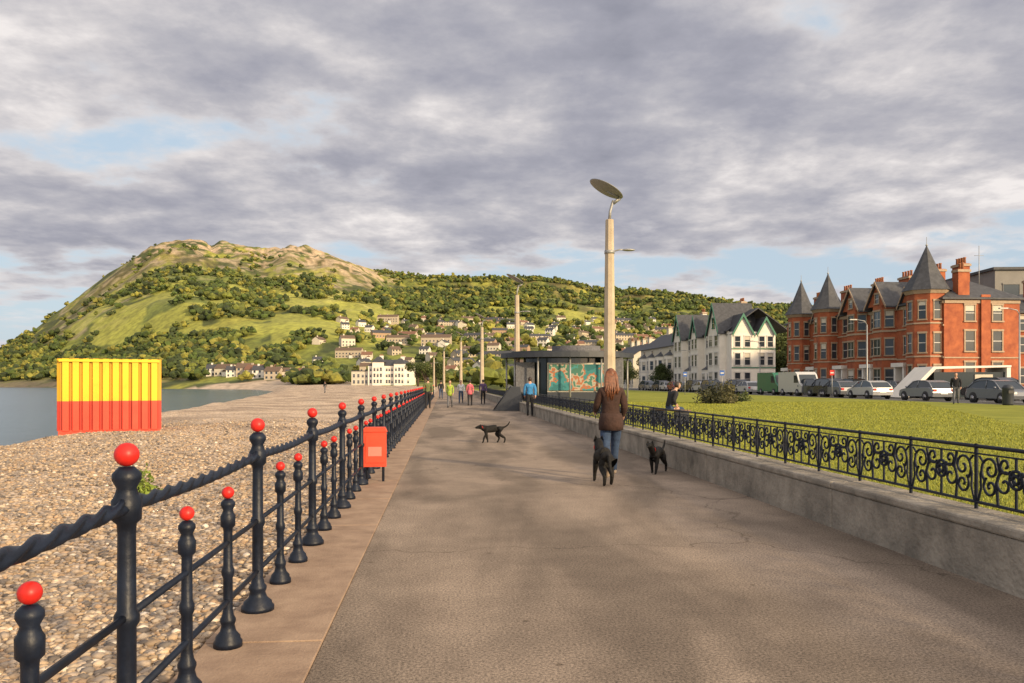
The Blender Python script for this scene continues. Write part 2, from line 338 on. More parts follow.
spl([(W/2,zb),(W/2,zc-.07)],1.4); spl([(W/2,zc+.07),(W/2,zt-.06)],1.4)
for a in range(6):
    an=a*math.pi/3; spl([(W/2+.03*math.cos(an),zc+.03*math.sin(an)),(W/2+.07*math.cos(an),zc+.07*math.sin(an))],1.2)
co=bpy.data.objects.new('orn',cu); COL.objects.link(co); bpy.context.view_layer.update()
me=bpy.data.meshes.new_from_object(co.evaluated_get(bpy.context.evaluated_depsgraph_get())); bpy.data.objects.remove(co)
me.materials.clear(); me.materials.append(m_navy)
o=obj('ornamental_iron_fence',me,Matrix.Rotation(-ANG,3,'Z')@Vector((4.33,-3,0)),-ANG)
ar=o.modifiers.new('a','ARRAY'); ar.count=100; ar.use_relative_offset=False; ar.use_constant_offset=True; ar.constant_offset_displace=(0,W,0)
# ---------------------------------------------------------------- container
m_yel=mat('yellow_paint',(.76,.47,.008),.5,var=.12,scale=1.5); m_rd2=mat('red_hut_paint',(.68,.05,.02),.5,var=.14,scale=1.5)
m_yd=mat('yellow_groove_shade',(.50,.28,.006),.6); m_rdd=mat('red_groove_shade',(.42,.03,.015),.6)  # darker copies of the hut paints: groove shading put into the colour
mb=MB()
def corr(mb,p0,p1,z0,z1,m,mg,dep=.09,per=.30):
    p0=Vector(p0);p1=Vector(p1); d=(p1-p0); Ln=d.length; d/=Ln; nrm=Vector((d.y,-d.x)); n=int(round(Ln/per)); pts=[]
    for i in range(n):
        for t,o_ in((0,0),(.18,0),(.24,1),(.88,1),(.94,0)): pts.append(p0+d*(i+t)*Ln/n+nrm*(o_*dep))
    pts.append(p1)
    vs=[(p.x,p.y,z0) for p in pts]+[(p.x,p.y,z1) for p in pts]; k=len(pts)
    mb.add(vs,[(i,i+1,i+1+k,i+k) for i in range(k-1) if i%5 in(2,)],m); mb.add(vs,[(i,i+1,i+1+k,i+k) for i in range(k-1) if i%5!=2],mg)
w,dp,hh=2.86,2.3,2.36
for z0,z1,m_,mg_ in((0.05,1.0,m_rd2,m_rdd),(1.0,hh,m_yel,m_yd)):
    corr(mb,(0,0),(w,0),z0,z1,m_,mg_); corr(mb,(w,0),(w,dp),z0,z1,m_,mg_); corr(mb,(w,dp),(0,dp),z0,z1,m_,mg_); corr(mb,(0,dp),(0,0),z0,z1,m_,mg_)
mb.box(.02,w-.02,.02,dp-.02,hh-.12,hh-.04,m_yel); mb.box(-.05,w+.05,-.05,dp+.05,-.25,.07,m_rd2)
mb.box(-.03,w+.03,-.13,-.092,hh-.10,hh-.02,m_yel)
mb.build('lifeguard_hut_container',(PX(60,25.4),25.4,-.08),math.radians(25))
def leafblob(name,loc,r,n,ls,c1,c2,flat=.75,seed=1,stem=True):
    g=np.random.default_rng(seed); p=g.normal(0,1,(n,3)); p/=np.linalg.norm(p,axis=1)[:,None]
    lob=1+.35*np.sin(p[:,0]*5+seed)*np.sin(p[:,1]*4)+.2*np.sin(p[:,2]*7+p[:,0]*3)
    p=p*(g.random((n,1))**.4)*lob[:,None]*r; p[:,2]=np.abs(p[:,2])*flat
    t=g.normal(0,1,(n,2,3)); t/=np.linalg.norm(t,axis=2)[...,None]; q=ls*g.uniform(.6,1.4,(n,1))
    V=np.stack([p-t[:,0]*q,p+t[:,1]*q*.5,p+t[:,0]*q,p-t[:,1]*q*.5],1)
    c=np.array(c1)+(np.array(c2)-np.array(c1))*np.clip(.5+.5*np.sin(p[:,0:1]*3/r)+g.normal(0,.3,(n,1)),0,1)
    return obj(name,npmesh(name,V.reshape(-1,3),np.arange(n*4).reshape(-1,4),[mat(name+'_leaf',(1,1,1),.8,var=.1,attr='Col')],np.repeat(c,4,0),False),loc)
leafblob('beach_weed',(PX(143,11.5),11.5,-.08),.20,420,.035,(.08,.13,.02),(.18,.24,.03),1.6,2)
leafblob('beach_weed',(PX(128,12.2),12.2,-.08),.10,90,.03,(.06,.10,.02),(.12,.17,.03),1.0,4)
# ---------------------------------------------------------------- people
m_skin=mat('skin',(.50,.29,.20),.6,var=.05); 
def cloth(name,c): return mat(name,c,.9,var=.3,scale=9,bump=.8,bscale=14)
def skin_mesh(chains,verts,rad,labels,mats):
    me=bpy.data.meshes.new('t'); me.from_pydata(verts,[(i,j) for i,j,l in chains],[])
    o=bpy.data.objects.new('t',me); COL.objects.link(o)
    md=o.modifiers.new('s','SKIN'); md.use_smooth_shade=True; md.branch_smoothing=.4
    par=list(range(len(verts)))
    def fd(i):
        while par[i]!=i: i=par[i]
        return i
    for i,j,l in chains:
        a_,b_=fd(i),fd(j); par[max(a_,b_)]=min(a_,b_)
    for i,sv in enumerate(me.skin_vertices[0].data): sv.radius=rad[i]; sv.use_root=(fd(i)==i)
    sb=o.modifiers.new('u','SUBSURF'); sb.levels=2; sb.render_levels=2
    bpy.context.view_layer.update()
    r=bpy.data.meshes.new_from_object(o.evaluated_get(bpy.context.evaluated_depsgraph_get())); bpy.data.objects.remove(o)
    r.materials.clear()
    for m_ in mats: r.materials.append(m_)
    seg=[(np.array(verts[i]),np.array(verts[j]),l) for i,j,l in chains]
    cen=np.zeros(len(r.polygons)*3); r.polygons.foreach_get('center',cen); cen=cen.reshape(-1,3)
    best=np.full(len(cen),1e9); lab=np.zeros(len(cen),np.int32)
    for a_,b_,l in seg:
        ab=b_-a_; t=np.clip(((cen-a_)@ab)/max(ab@ab,1e-9),0,1); dd=np.linalg.norm(cen-a_-t[:,None]*ab,axis=1)
        k=dd<best; best[k]=dd[k]; lab[k]=l
    r.polygons.foreach_set('material_index',lab); r.update(); return r
def append_mesh(mb,me):
    mi=[m_ for m_ in me.materials]; o=len(mb.v)
    for v in me.vertices: mb.v.append(tuple(v.co))
    for p in me.polygons: mb.f.append([i+o for i in p.vertices]); mb.m.append(mb.mi(mi[p.material_index])); mb.s.append(True)
def person(name,loc,rz,h,top,pants,shoes,hair,stride=.2,bulk=1.,long=False,arms=(.1,-.1),fem=False,lean=0,seated=False,bent=(0,0),sk=None):
    sk=sk or m_skin; sw=.155 if fem else .18
    V=[];Rd=[];E=[]
    def a(p,r,par=None,l=0):
        V.append(tuple(p)); Rd.append(r if hasattr(r,'__len__') else (r,r)); 
        if par is not None: E.append((par,len(V)-1,l))
        return len(V)-1
    B=bulk; ln=lean
    pe=a((0,0,.93),(.15*B,.12*B)); s1=a((0,.01+ln*.1,1.08),(.135*B,.105*B),pe,0); s2=a((0,.0+ln*.25,1.24),(.16*B,.12*B),s1,0); s3=a((0,-.01+ln*.4,1.37),(.135*B,.10*B),s2,0)
    nk=a((0,.01+ln*.5,1.46),.052,s3,3); hd=a((0,.03+ln*.58,1.55),.055,nk,3)
    for sd,ar_ in((-1,arms[0]),(1,arms[1])):
        sh=a((sd*sw,-.01+ln*.4,1.375),(.068*B,.068*B),s3,0); be=bent[0 if sd<0 else 1]
        el=a((sd*(sw+.06),-.03+ln*.3+ar_*.6,1.12+abs(ar_)*.1),.054*B,sh,0)
        wz=.90+abs(ar_)*.2+be*.22; wy=ar_*1.2+be*.2+ln*.3
        wr=a((sd*(sw+.045),wy,wz),.038*B,el,0)
        d=Vector((0,wy-(-.03+ln*.3+ar_*.6),wz-1.12-abs(ar_)*.1)).normalized()
        hnd=a(Vector((sd*(sw+.045),wy,wz))+d*.06,(.022,.036),wr,3); k2=a(Vector((sd*(sw+.042),wy,wz))+d*.095,(.016,.036),hnd,3)
        base=Vector((sd*(sw+.042),wy,wz))+d*.085; sdv=Vector((0,d.z,-d.y))
        for fi,(off,fl) in enumerate(((-.030,.055),(-.011,.068),(.009,.064),(.028,.05))):
            f0=a(base+sdv*off,.0085); f1_=a(base+sdv*off*1.1+d*fl*.55+Vector((-sd*.006,0,0)),.0082,f0,3); a(base+sdv*off*1.1+d*fl+Vector((-sd*.022,0,0)),.007,f1_,3)
        tb=Vector((sd*(sw+.04),wy,wz))+d*.035-sdv*.02
        t0=a(tb,.010); t1=a(tb+d*.03-sdv*.028,.0095,t0,3); a(tb+d*.06-sdv*.036,.008,t1,3)
    for sd in(-1,1):
        st=stride*sd
        if seated:
            hp=a((sd*.09,.05,.88),(.09,.09),pe,1); kn=a((sd*.12,.45,.90),.065,hp,1); an=a((sd*.12,.50,.50),.045,kn,1); to=a((sd*.12,.64,.44),.036,an,2)
        else:
            hp=a((sd*.085,.0,.86),(.105*(B*.3+.7),.11),pe,1)
            if st>=0:
                kn=a((sd*.095,st*.75,.51),.072,hp,1); an=a((sd*.095,st*1.15,.10),.048,kn,1); to=a((sd*.10,st*1.15+.15,.04),(.045,.035),an,2)
            else:
                kn=a((sd*.095,st*.25,.50),.072,hp,1); an=a((sd*.095,st*1.35,.17+abs(st)*.15),.048,kn,1); to=a((sd*.10,st*1.35+.13,.045),(.045,.035),an,2)
            a((V[an][0],V[an][1]-.035,V[an][2]-.05),(.04,.035),an,2)
    me=skin_mesh(E,V,Rd,None,[top,pants,shoes,sk])
    mb=MB(); append_mesh(mb,me)
    hc=(0,.045+ln*.6,1.60)
    def hf(p):
        q=p.copy()
        if q.z<-.02: q.x*=1-(-q.z-.02)*2.2; 
        if p.y>.06 and abs(p.x)<.022 and -.035<p.z<.012: q.y+=.016
        return q
    mb.ell(hc,(.074,.092,.112),sk,20,14,hf)
    for sd in(-1,1):
        mb.ell((hc[0]+sd*.074,hc[1]-.005,hc[2]-.005),(.01,.02,.03),sk,8,6)
        mb.ell((hc[0]+sd*.03,hc[1]+.083,hc[2]+.008),(.011,.006,.007),shoes,8,5)
    mb.ell((hc[0],hc[1]+.082,hc[2]-.052),(.022,.007,.006),m_red,8,5)
    def hr(p):
        q=p.copy()
        if p.y>.03 and p.z<.05: q.y=.03+(p.y-.03)*.1; 
        w_=.006*math.sin(p.x*90)*math.sin(p.z*50); q.y-=w_; return q
    mb.ell((hc[0],hc[1]-.012,hc[2]+.018),(.084,.098,.108),hair,24,14,hr)
    if long:
        rg=random.Random(5)
        for k in range(30):
            x0=rg.uniform(-.08,.08); zz_=rg.uniform(1.2,1.36); y0=hc[1]-.05-.03*math.sqrt(max(0,1-(x0/.09)**2))
            mb.tube([(x0*.8,y0+.0,1.67),(x0*1.1,y0-.02,1.58),(x0*1.2+rg.uniform(-.01,.01),y0-.055,1.47),(x0*1.2+rg.uniform(-.02,.02),y0-.08+rg.uniform(-.015,.01),1.38),(x0*1.0+rg.uniform(-.03,.03),y0-.075,zz_)],[.016,.020,.018,.014,.004],hair,7)
    if fem: 
        sc=B; mb.lathe([(.165*sc,.76),(.170*sc,.86),(.162*sc,.95),(.14*sc,1.02)],top,20,(0,0,0))
        mb.tube([(math.cos(t)*.066,.0+ln*.45+math.sin(t)*.06,1.44+.02*math.sin(t)) for t in np.linspace(0,6.28,14)],.02,top,8)
    o=mb.build(name,loc,rz); k=h/1.72; o.scale=(k,k,k); return o
m_brj=cloth('brown_jacket',(.040,.018,.012)); m_jean=cloth('blue_jeans',(.03,.055,.11)); m_shoe=mat('pale_boots',(.5,.40,.3),.7); m_hbr=mat('brown_hair',(.14,.05,.02),.5,var=.5,scale=30)
m_blk=cloth('black_cloth',(.015,.015,.018)); m_blu=cloth('blue_jacket',(.04,.20,.42)); m_dk=mat('dark_hair',(.03,.02,.015),.5); m_wht=cloth('white_shirt',(.6,.6,.6)); m_pk=cloth('pink_top',(.5,.12,.15)); m_gn=cloth('olive_top',(.12,.14,.05)); m_blsh=mat('black_shoes',(.02,.02,.02),.5); m_yl=cloth('hi_vis_top',(.28,.36,.05)); m_purple=cloth('purple_top',(.10,.06,.14)); m_grey=cloth('grey_trousers',(.12,.12,.13))
person('woman_walking',(PX(611,12.55),12.55,0),.05,1.73,m_brj,m_jean,m_shoe,m_hbr,stride=.24,bulk=1.16,long=True,fem=True,arms=(.14,.02),bent=(.55,.35))
person('man_in_blue_jacket',(PX(530,35.5),35.5,0),0,1.78,m_blu,m_blk,m_blsh,m_dk,stride=.08,bulk=1.15)
person('pedestrian',(PX(428,46),46,0),.1,1.82,m_gn,m_blk,m_blsh,m_dk,stride=.2,bulk=1.15,arms=(.1,-.1))
person('pedestrian',(PX(450,48),48,0),3.1,1.66,m_yl,m_grey,m_blsh,m_hbr,stride=.22,fem=True)
person('pedestrian',(PX(461,58),58,0),3.1,1.7,m_wht,m_jean,m_blsh,m_dk,stride=.2)
person('pedestrian',(PX(470,52),52,0),.0,1.7,m_pk,m_blk,m_blsh,m_dk,stride=.2,fem=True)
person('pedestrian',(PX(483,56),56,0),.0,1.75,m_purple,m_blk,m_blsh,m_dk,stride=.15)
person('pedestrian',(PX(441,75),75,0),.0,1.75,m_blk,m_jean,m_blsh,m_dk,stride=.15)
person('pedestrian',(PX(325,118),118,0),1.0,1.75,m_blk,m_grey,m_blsh,m_dk,stride=.15)
person('seated_person',(PX(668,23),23,-.08),-1.2,1.62,m_blk,m_jean,m_blsh,m_dk,seated=True,bulk=1.15,lean=.5,bent=(.5,.5))
person('pedestrian',(PX(956,44),44,.33),2.6,1.75,m_blk,m_grey,m_blsh,m_dk,stride=.15,bulk=1.2)
m_wd=mat('bench_timber',(.15,.09,.05),.7,var=.2)
mb=MB()
for k in range(4): mb.box(-.8,.8,-.22+k*.12,-.12+k*.12,.38,.42,m_wd)
for x in(-.7,.65): mb.box(x,x+.05,-.22,.24,0,.375,m_navy)
mb.build('park_bench',(PX(668,23)+.05,23.02,.33),1.9)
# dogs
m_dog=mat('black_fur',(.010,.009,.008),.65,var=.5,scale=25,bump=.8,bscale=60,spec=.25)
def dog(name,loc,rz,k=1.,head=(0,.42,.62),gait=.07,headturn=0,tailup=True):
    V=[];Rd=[];E=[]
    def a(p,r,par=None,l=0):
        r=r if hasattr(r,'__len__') else (r,r); g_=1.28
        V.append(tuple(p)); Rd.append((r[0]*g_,r[1]*g_))
        if par is not None: E.append((par,len(V)-1,l))
        return len(V)-1
    mid=a((0,-.02,.43),(.085,.10)); ch=a((0,.13,.41),(.098,.13),mid); ch2=a((0,.22,.44),(.08,.105),ch); lo=a((0,-.15,.455),(.070,.08),mid); hi=a((0,-.26,.44),(.075,.088),lo)
    tp=[(0,-.34,.47),(0,-.42,.50),(0,-.50,.56),(0,-.55,.66)] if tailup else [(0,-.34,.44),(0,-.39,.34),(0,-.42,.25),(0,-.47,.20)]
    pr=hi
    for p,r_ in zip(tp,(.028,.02,.018,.010)): pr=a(p,r_,pr)
    hx,hy,hz=head; nk=a((hx*.5,.22+(hy-.22)*.5,.46+(hz-.46)*.55),(.056,.065),ch2); h0=a(head,(.058,.056),nk)
    dx=math.sin(headturn);dy=math.cos(headturn); mz=a((hx+dx*.08,hy+dy*.08,hz-.025),(.035,.032),h0); a((hx+dx*.14,hy+dy*.14,hz-.035),(.023,.022),mz)
    for sd,g in((-1,gait),(1,-gait)):
        s_=a((sd*.055,.20,.36),(.045,.055),ch); e=a((sd*.065,.17,.28),.038,s_); w_=a((sd*.065,.20+g*.7,.14+max(0,g)*.2),.024,e); p=a((sd*.065,.195+g,.035),.019,w_); a((sd*.065,.235+g,.02),(.022,.015),p)
        q=a((sd*.055,-.24,.37),(.055,.075),hi); kn=a((sd*.07,-.17-g*.5,.265),.048,q); hk=a((sd*.07,-.315-g,.155),.024,kn); pw=a((sd*.07,-.285-g*1.2,.035),.019,hk); a((sd*.07,-.245-g*1.2,.02),(.022,.015),pw)
    me=skin_mesh(E,V,Rd,None,[m_dog]); mb=MB(); append_mesh(mb,me)
    for sd in(-1,1):
        ex=hx+sd*.045*dy; ey=hy-.02-sd*.045*dx
        mb.add([(ex-.02,ey,hz+.045),(ex+.02,ey,hz+.045),(ex+sd*.035,ey+.03,hz-.02),(ex+sd*.03,ey-.02,hz-.01),(ex+sd*.01,ey-.01,hz+.085)],[(0,1,4),(1,2,4),(2,3,4),(3,0,4),(0,3,2,1)],m_dog,True)
        mb.ell((hx+dx*.06+sd*.03*dy,hy+dy*.06-sd*.03*dx,hz+.025),(.008,.008,.008),m_blsh,8,6)
    mb.tube([(hx*.35+math.cos(t)*.072,.25+(hy-.24)*.3+math.sin(t)*.03,.51+(hz-.6)*.3+math.sin(t)*.065) for t in np.linspace(0,6.28,16)],.007,m_red,6)
    mb.ell((hx+dx*.165,hy+dy*.165,hz-.03),(.013,.013,.01),m_blsh,8,6)
    o=mb.build(name,loc,rz); o.scale=(k,k,k); return o
dog('black_dog',(PX(492,20.0),20.0,0),math.radians(98),.82,head=(0,.38,.50),gait=.08)
dog('black_dog',(PX(603,11.9),11.9,0),math.radians(8),1.0,head=(0.02,.36,.62),gait=.06,tailup=False)
dog('black_dog',(PX(657,13.3),13.3,0),math.radians(152),.80,head=(.03,.38,.62),gait=.09)
# ---------------------------------------------------------------- lamps
m_col=mat('lamp_column',(.36,.29,.20),.75,scale=2,col2=(.48,.40,.29),bump=.3,bscale=20); m_stl=mat('lamp_steel',(.30,.30,.29),.45,metal=.3,var=.1)
mb=MB(); mb.lathe([(.30,0),(.30,.05),(.235,.06),(.225,1),(.19,4),(.15,7.0),(.135,7.02)],m_col,8,smooth=False,ph=.39)
mb.lathe([(.19,5.8),(.19,5.92)],m_stl,8,ph=.39)
mb.tube([(0,0,7.0),(.02,0,7.3),(.10,0,7.6),(.13,0,7.7)],[.055,.05,.05,.04],m_stl,10)
mb.tube([(.13,0,7.6),(.36,0,7.76),(.30,0,7.84),(-.1,0,8.04)],[.06,.06,.05,.03],m_stl,8)
M0=mb.M; mb.M=Matrix.Translation((-.12,-.05,8.1))@Matrix.Rotation(math.radians(-4),4,'X')@Matrix.Rotation(math.radians(28),4,'Y'); mb.lathe([(.05,-.05),(.62,-.015),(.66,.0),(.62,.02),(.1,.06)],m_stl,32); mb.M=M0
mb.tube([(0,0,5.85),(.35,0,5.95),(.55,0,5.95)],.025,m_stl,8); mb.M=Matrix.Translation((.68,0,5.94)); mb.ell((0,0,0),(.24,.12,.045),m_stl,14,8); mb.M=M0
lme=mb.mesh('street_lamp')
for k,(x,Y_) in enumerate(((609.5,28.5),(517,53),(482,79),(461,107),(444,140),(434,175))):
    obj('street_lamp',lme,(PX(x,Y_),Y_,.3 if k<2 else .0),0)
mb=MB(); mb.lathe([(.09,0),(.07,1),(.05,6)],m_stl,8); mb.tube([(0,0,6),(-.2,0,6.3),(-1.0,0,6.45)],.035,m_stl); mb.box(-1.5,-.9,-.1,.1,6.38,6.46,m_stl)
rme=mb.mesh('road_lamp')
for x,Y_ in((867,66),(760,100),(690,128),(648,160),(1019.5,56)): obj('road_lamp',rme,(PX(x,Y_),Y_,.3),-ANG)
# ---------------------------------------------------------------- kiosk
m_roof=mat('dark_canopy',(.03,.035,.045),.5,var=.1); m_glass=mat('dark_glass',(.02,.03,.035),.1); m_teal=mat('mural_paint',(.02,.13,.14),.7,scale=.7,col2=(.05,.24,.25),detail=3); 
nt=m_teal.node_tree;r=[n for n in nt.nodes if n.type=='VALTORGB'][0]; r.color_ramp.interpolation='CONSTANT'
for p,c in((.42,(.035,.19,.20,1)),(.5,(.34,.12,.05,1)),(.53,(.36,.31,.24,1)),(.56,(.05,.16,.12,1))): q=r.color_ramp.elements.new(p); q.color=c
m_cream=mat('cream_render',(.55,.50,.40),.8,var=.08); m_white=mat('white_render',(.76,.71,.62),.8,var=.08,scale=.8)
KY=53.; kx=PX(567,KY)
mb=MB(); 
def oval(mb,rx,ry,z0,z1,m,seg=48,c=(0,0)):
    v=[];
    for z in(z0,z1):
        for k in range(seg): a=6.2832*k/seg; v.append((c[0]+rx*math.cos(a),c[1]+ry*math.sin(a),z))
    mb.add(v,[(k,(k+1)%seg,(k+1)%seg+seg,k+seg) for k in range(seg)]+[list(range(seg-1,-1,-1)),list(range(seg,2*seg))],m)
oval(mb,4.4,3.4,2.8,3.1,m_roof); oval(mb,3.7,2.8,3.1,3.22,m_roof); oval(mb,1.6,1.4,3.22,3.6,m_grey,c=(.6,0)); oval(mb,2.9,2.0,0,2.79,m_glass)
mb.box(-1.3,2.3,-2.35,-2.2,.7,2.35,m_teal); mb.box(-1.4,2.4,-2.2,-2.1,.6,2.45,m_cream); mb.box(-1.4,2.4,-2.32,-2.1,0,.6,m_roof)
mb.box(2.5,3.4,-2.2,0,.0,2.78,m_grey); mb.box(-3.4,-2.2,-1.8,0,0,2.5,m_grey)
for a in np.linspace(0,6.28,13)[:-1]: mb.tube([(4.0*math.cos(a),3.0*math.sin(a),0),(4.0*math.cos(a),3.0*math.sin(a),2.81)],.06,m_stl,8)
mb.build('seafront_kiosk',(kx,KY,.33))
mb=MB(); mb.add([(-.2,0,0),(1.5,0,0),(1.3,0,1.3),(.8,0,1.3),(-.2,1.6,0),(1.5,1.6,0),(1.3,1.6,1.3),(.8,1.6,1.3)],[(0,1,2,3),(7,6,5,4),(0,3,7,4),(1,5,6,2),(3,2,6,7)],m_roof); mb.tube([(-.1,-.03,.1),(.8,-.03,1.33)],.03,m_navy)
mb.build('sloping_ramp_balustrade',(PX(496,43),43,0),0)  # dark sloping block standing for a stair/ramp balustrade
# ---------------------------------------------------------------- buildings
m_brick=mat('red_brick',(.24,.058,.024),.85,scale=1.2,col2=(.43,.125,.045),bump=.2,detail=12); m_slate=mat('slate_roof',(.05,.052,.058),.65,var=.35,scale=2.5,bump=.4,bscale=5); m_trim=mat('stone_trim',(.36,.26,.17),.7,var=.15); m_win=mat('window_glass',(.03,.04,.05),.06); m_frame=mat('white_frame',(.60,.57,.52),.6); m_green=mat('green_trim',(.02,.15,.09),.5); m_pot=mat('chimney_pot',(.38,.16,.08),.8); m_door=mat('door_paint',(.05,.09,.12),.4)
def win(mb,x,z,w,h,y=0,fr=None,bars=True,arch=False,t=.12,curtain=True):
    fr=fr or m_frame; d=.07
    mb.box(x-w/2-t,x-w/2,y-d,y-.002,z-.02,z+h+.02,fr); mb.box(x+w/2,x+w/2+t,y-d,y-.002,z-.02,z+h+.02,fr)
    mb.box(x-w/2-t-.04,x+w/2+t+.04,y-d-.03,y-.002,z+h+.02,z+h+.2,fr); mb.box(x-w/2-t-.05,x+w/2+t+.05,y-d-.07,y-.002,z-.15,z-.02,fr)
    mb.box(x-w/2,x+w/2,y-.012,y-.001,z-.02,z+h+.02,m_win)
    if bars: mb.box(x-w/2,x+w/2,y-.035,y-.012,z+h*.5-.03,z+h*.5+.03,m_frame)
    if bars and w>1.05: mb.box(x-.025,x+.025,y-.03,y-.012,z,z+h*.5-.031,m_frame); mb.box(x-.025,x+.025,y-.03,y-.012,z+h*.5+.031,z+h,m_frame)
    if curtain and random.random()<.35: mb.box(x-w/2+.03,x+w/2-.03,y-.018,y-.0125,z+h*random.uniform(.6,.8),z+h,m_cream)
def chimney(mb,x,y,z0,z1,w=1.6,dd=.8,m_=None,pots=4):
    m_=m_ or m_brick; mb.box(x-w/2,x+w/2,y-dd/2,y+dd/2,z0,z1,m_); mb.box(x-w/2-.1,x+w/2+.1,y-dd/2-.1,y+dd/2+.1,z1-.28,z1-.05,m_trim)
    for k in range(pots): mb.lathe([(.13,0),(.11,.5),(.14,.52),(.14,.6)],m_pot,8,(x-w/2+w*(k+.5)/pots,y,z1))
def gable_roof_x(mb,x0,x1,y0,y1,z0,z1,m_,ov=.3):
    ym=(y0+y1)/2; t=.15
    mb.add([(x0-ov,y0-ov,z0-.1),(x1+ov,y0-ov,z0-.1),(x1+ov,ym,z1),(x0-ov,ym,z1),(x0-ov,y1+ov,z0-.1),(x1+ov,y1+ov,z0-.1)]+[(x0-ov,y0-ov,z0+t-.1),(x1+ov,y0-ov,z0+t-.1),(x1+ov,ym,z1+t),(x0-ov,ym,z1+t),(x0-ov,y1+ov,z0+t-.1),(x1+ov,y1+ov,z0+t-.1)],
      [(6,7,8,9),(9,8,11,10),(1,0,3,2),(2,3,4,5),(0,1,7,6),(4,10,11,5),(1,2,8,7),(2,5,11,8),(0,6,9,3),(3,9,10,4)],m_)
def hip_roof_x(mb,x0,x1,y0,y1,z0,z1,m_,ov=.35,hx=None):
    ym=(y0+y1)/2; k=hx or (y1-y0)*.42
    b=[(x0-ov,y0-ov,z0-.05),(x1+ov,y0-ov,z0-.05),(x1+ov,y1+ov,z0-.05),(x0-ov,y1+ov,z0-.05)]; tp=[(x0+k,ym,z1),(x1-k,ym,z1)]
    b2=[(x,y,z+.14) for x,y,z in b]
    mb.add(b+b2+tp,[(3,2,1,0),(0,1,5,4),(1,2,6,5),(2,3,7,6),(3,0,4,7),(4,5,9,8),(5,6,9),(6,7,8,9),(7,4,8)],m_)
def gable_front(mb,x,w,y,z0,hgt,depth,mw,mr,trim,tw=.22):
    mb.prism([(x-w/2,z0),(x+w/2,z0),(x,z0+hgt)],y,y+depth,mw)
    for sd in(-1,1):
        xe=x+sd*(w/2+.25); ze=z0-.25*hgt/(w/2)
        p=[(xe,y-.3,ze),(x,y-.3,z0+hgt),(x,y+depth,z0+hgt),(xe,y+depth,ze)]; q=[(a_,b_,c__+.16) for a_,b_,c__ in p]
        mb.add(p+q,[(0,3,2,1),(4,5,6,7),(0,1,5,4),(2,3,7,6),(3,0,4,7)],mr)
        p=[(xe,y-.36,ze-tw),(x,y-.36,z0+hgt-tw),(x,y-.36,z0+hgt+.2),(xe,y-.36,ze+.2)]; q=[(a_,b_+.055,c__) for a_,b_,c__ in p]
        mb.add(p+q,[(0,1,2,3),(7,6,5,4),(0,4,5,1),(3,2,6,7)],trim)
def bay(mb,x,w,dp,z0,z1,m_,floors,fr,y=0,roofm=None,wh=1.7):
    a_=w*.26; pts=[(x-w/2,y+.3),(x-w/2,y),(x-w/2+a_,y-dp),(x+w/2-a_,y-dp),(x+w/2,y),(x+w/2,y+.3)]
    v=[(p[0],p[1],z) for z in(z0,z1) for p in pts]; n=6
    mb.add(v,[(i,(i+1)%n,(i+1)%n+n,i+n) for i in range(n)]+[list(range(n-1,-1,-1)),list(range(n,2*n))],m_)
    for fz in floors:
        win(mb,x,fz,w-2*a_-.5,wh,y-dp,fr)
        for sd in(-1,1):
            p0=Vector((x+sd*(w/2-a_),y-dp,0)); p1=Vector((x+sd*w/2,y,0)); cc_=(p0+p1)/2; d=(p1-p0)*sd; ang=math.atan2(d.y,d.x); M0=mb.M.copy(); mb.M=M0@Matrix.Translation(cc_)@Matrix.Rotation(ang,4,'Z'); win(mb,0,fz,d.length-.65,wh,0,fr,t=.08); mb.M=M0
        mb.add([(p[0]+(p[0]-x)*.04,p[1]-.08,z) for z in(fz-.55,fz-.35) for p in pts[1:5]],[(0,1,5,4),(1,2,6,5),(2,3,7,6),(4,5,6,7),(3,2,1,0)],fr)
    if roofm:
        c=(x,y+.2,z1+1.1); mb.add([(p[0]+(p[0]-x)*.08,p[1]-.12,z1) for p in pts]+[c],[(i,(i+1)%n,n) for i in range(n)],roofm)
def turret(mb,x,y,r,ze,zt,m_,fr,floors):
    mb.lathe([(r,0),(r,ze)],m_,8,(x,y,0),False,ph=math.pi/8); mb.lathe([(r+.1,ze-.35),(r+.25,ze-.1),(r+.3,ze)],fr,8,(x,y,0),False,ph=math.pi/8)
    mb.lathe([(r+.45,ze),(r+.25,ze+.3),(r*.68,ze+(zt-ze)*.38),(r*.34,ze+(zt-ze)*.70),(.04,zt)],m_slate,8,(x,y,0),False,ph=math.pi/8)
    mb.lathe([(.04,0),(.12,.1),(.03,.25),(.02,.9)],m_stl,6,(x,y,zt-.05))
    ap=r*math.cos(math.pi/8); fw=2*r*math.sin(math.pi/8)
    M0=mb.M.copy()
    for k in range(-2,3):
        mb.M=M0@Matrix.Translation((x,y,0))@Matrix.Rotation(k*math.pi/4,4,'Z')@Matrix.Translation((0,-ap,0))
        for fz,wh in floors: win(mb,0,fz,fw*.46,wh,0,fr,t=.07)
    mb.M=M0
    for fz,wh in floors: mb.lathe([(r+.06,fz-.5),(r+.09,fz-.45),(r+.06,fz-.35)],fr,8,(x,y,0),False,ph=math.pi/8)
RZ=math.atan2(-1,0.084)
Lb=34.1
mb=MB(); DB=7.4
mb.box(0,Lb,0,DB,0,9.0,m_brick); hip_roof_x(mb,0,Lb,0,DB,9.0,11.3,m_slate)
M0=mb.M.copy(); mb.M=M0@Matrix.Translation((Lb,0,0))@Matrix.Rotation(math.pi/2,4,'Z')
for fz,wh in((1.2,1.9),(4.2,1.8),(7.0,1.4)):
    for x in(2.5,5.2): win(mb,x,fz,.9,wh,0,m_trim)
mb.box(0,DB,-.07,-.003,3.5,3.62,m_trim)
mb.box(0,DB,-.12,-.003,8.6,8.9,m_trim); mb.box(3.5,4.4,-.22,-.125,0,9.4,m_brick)
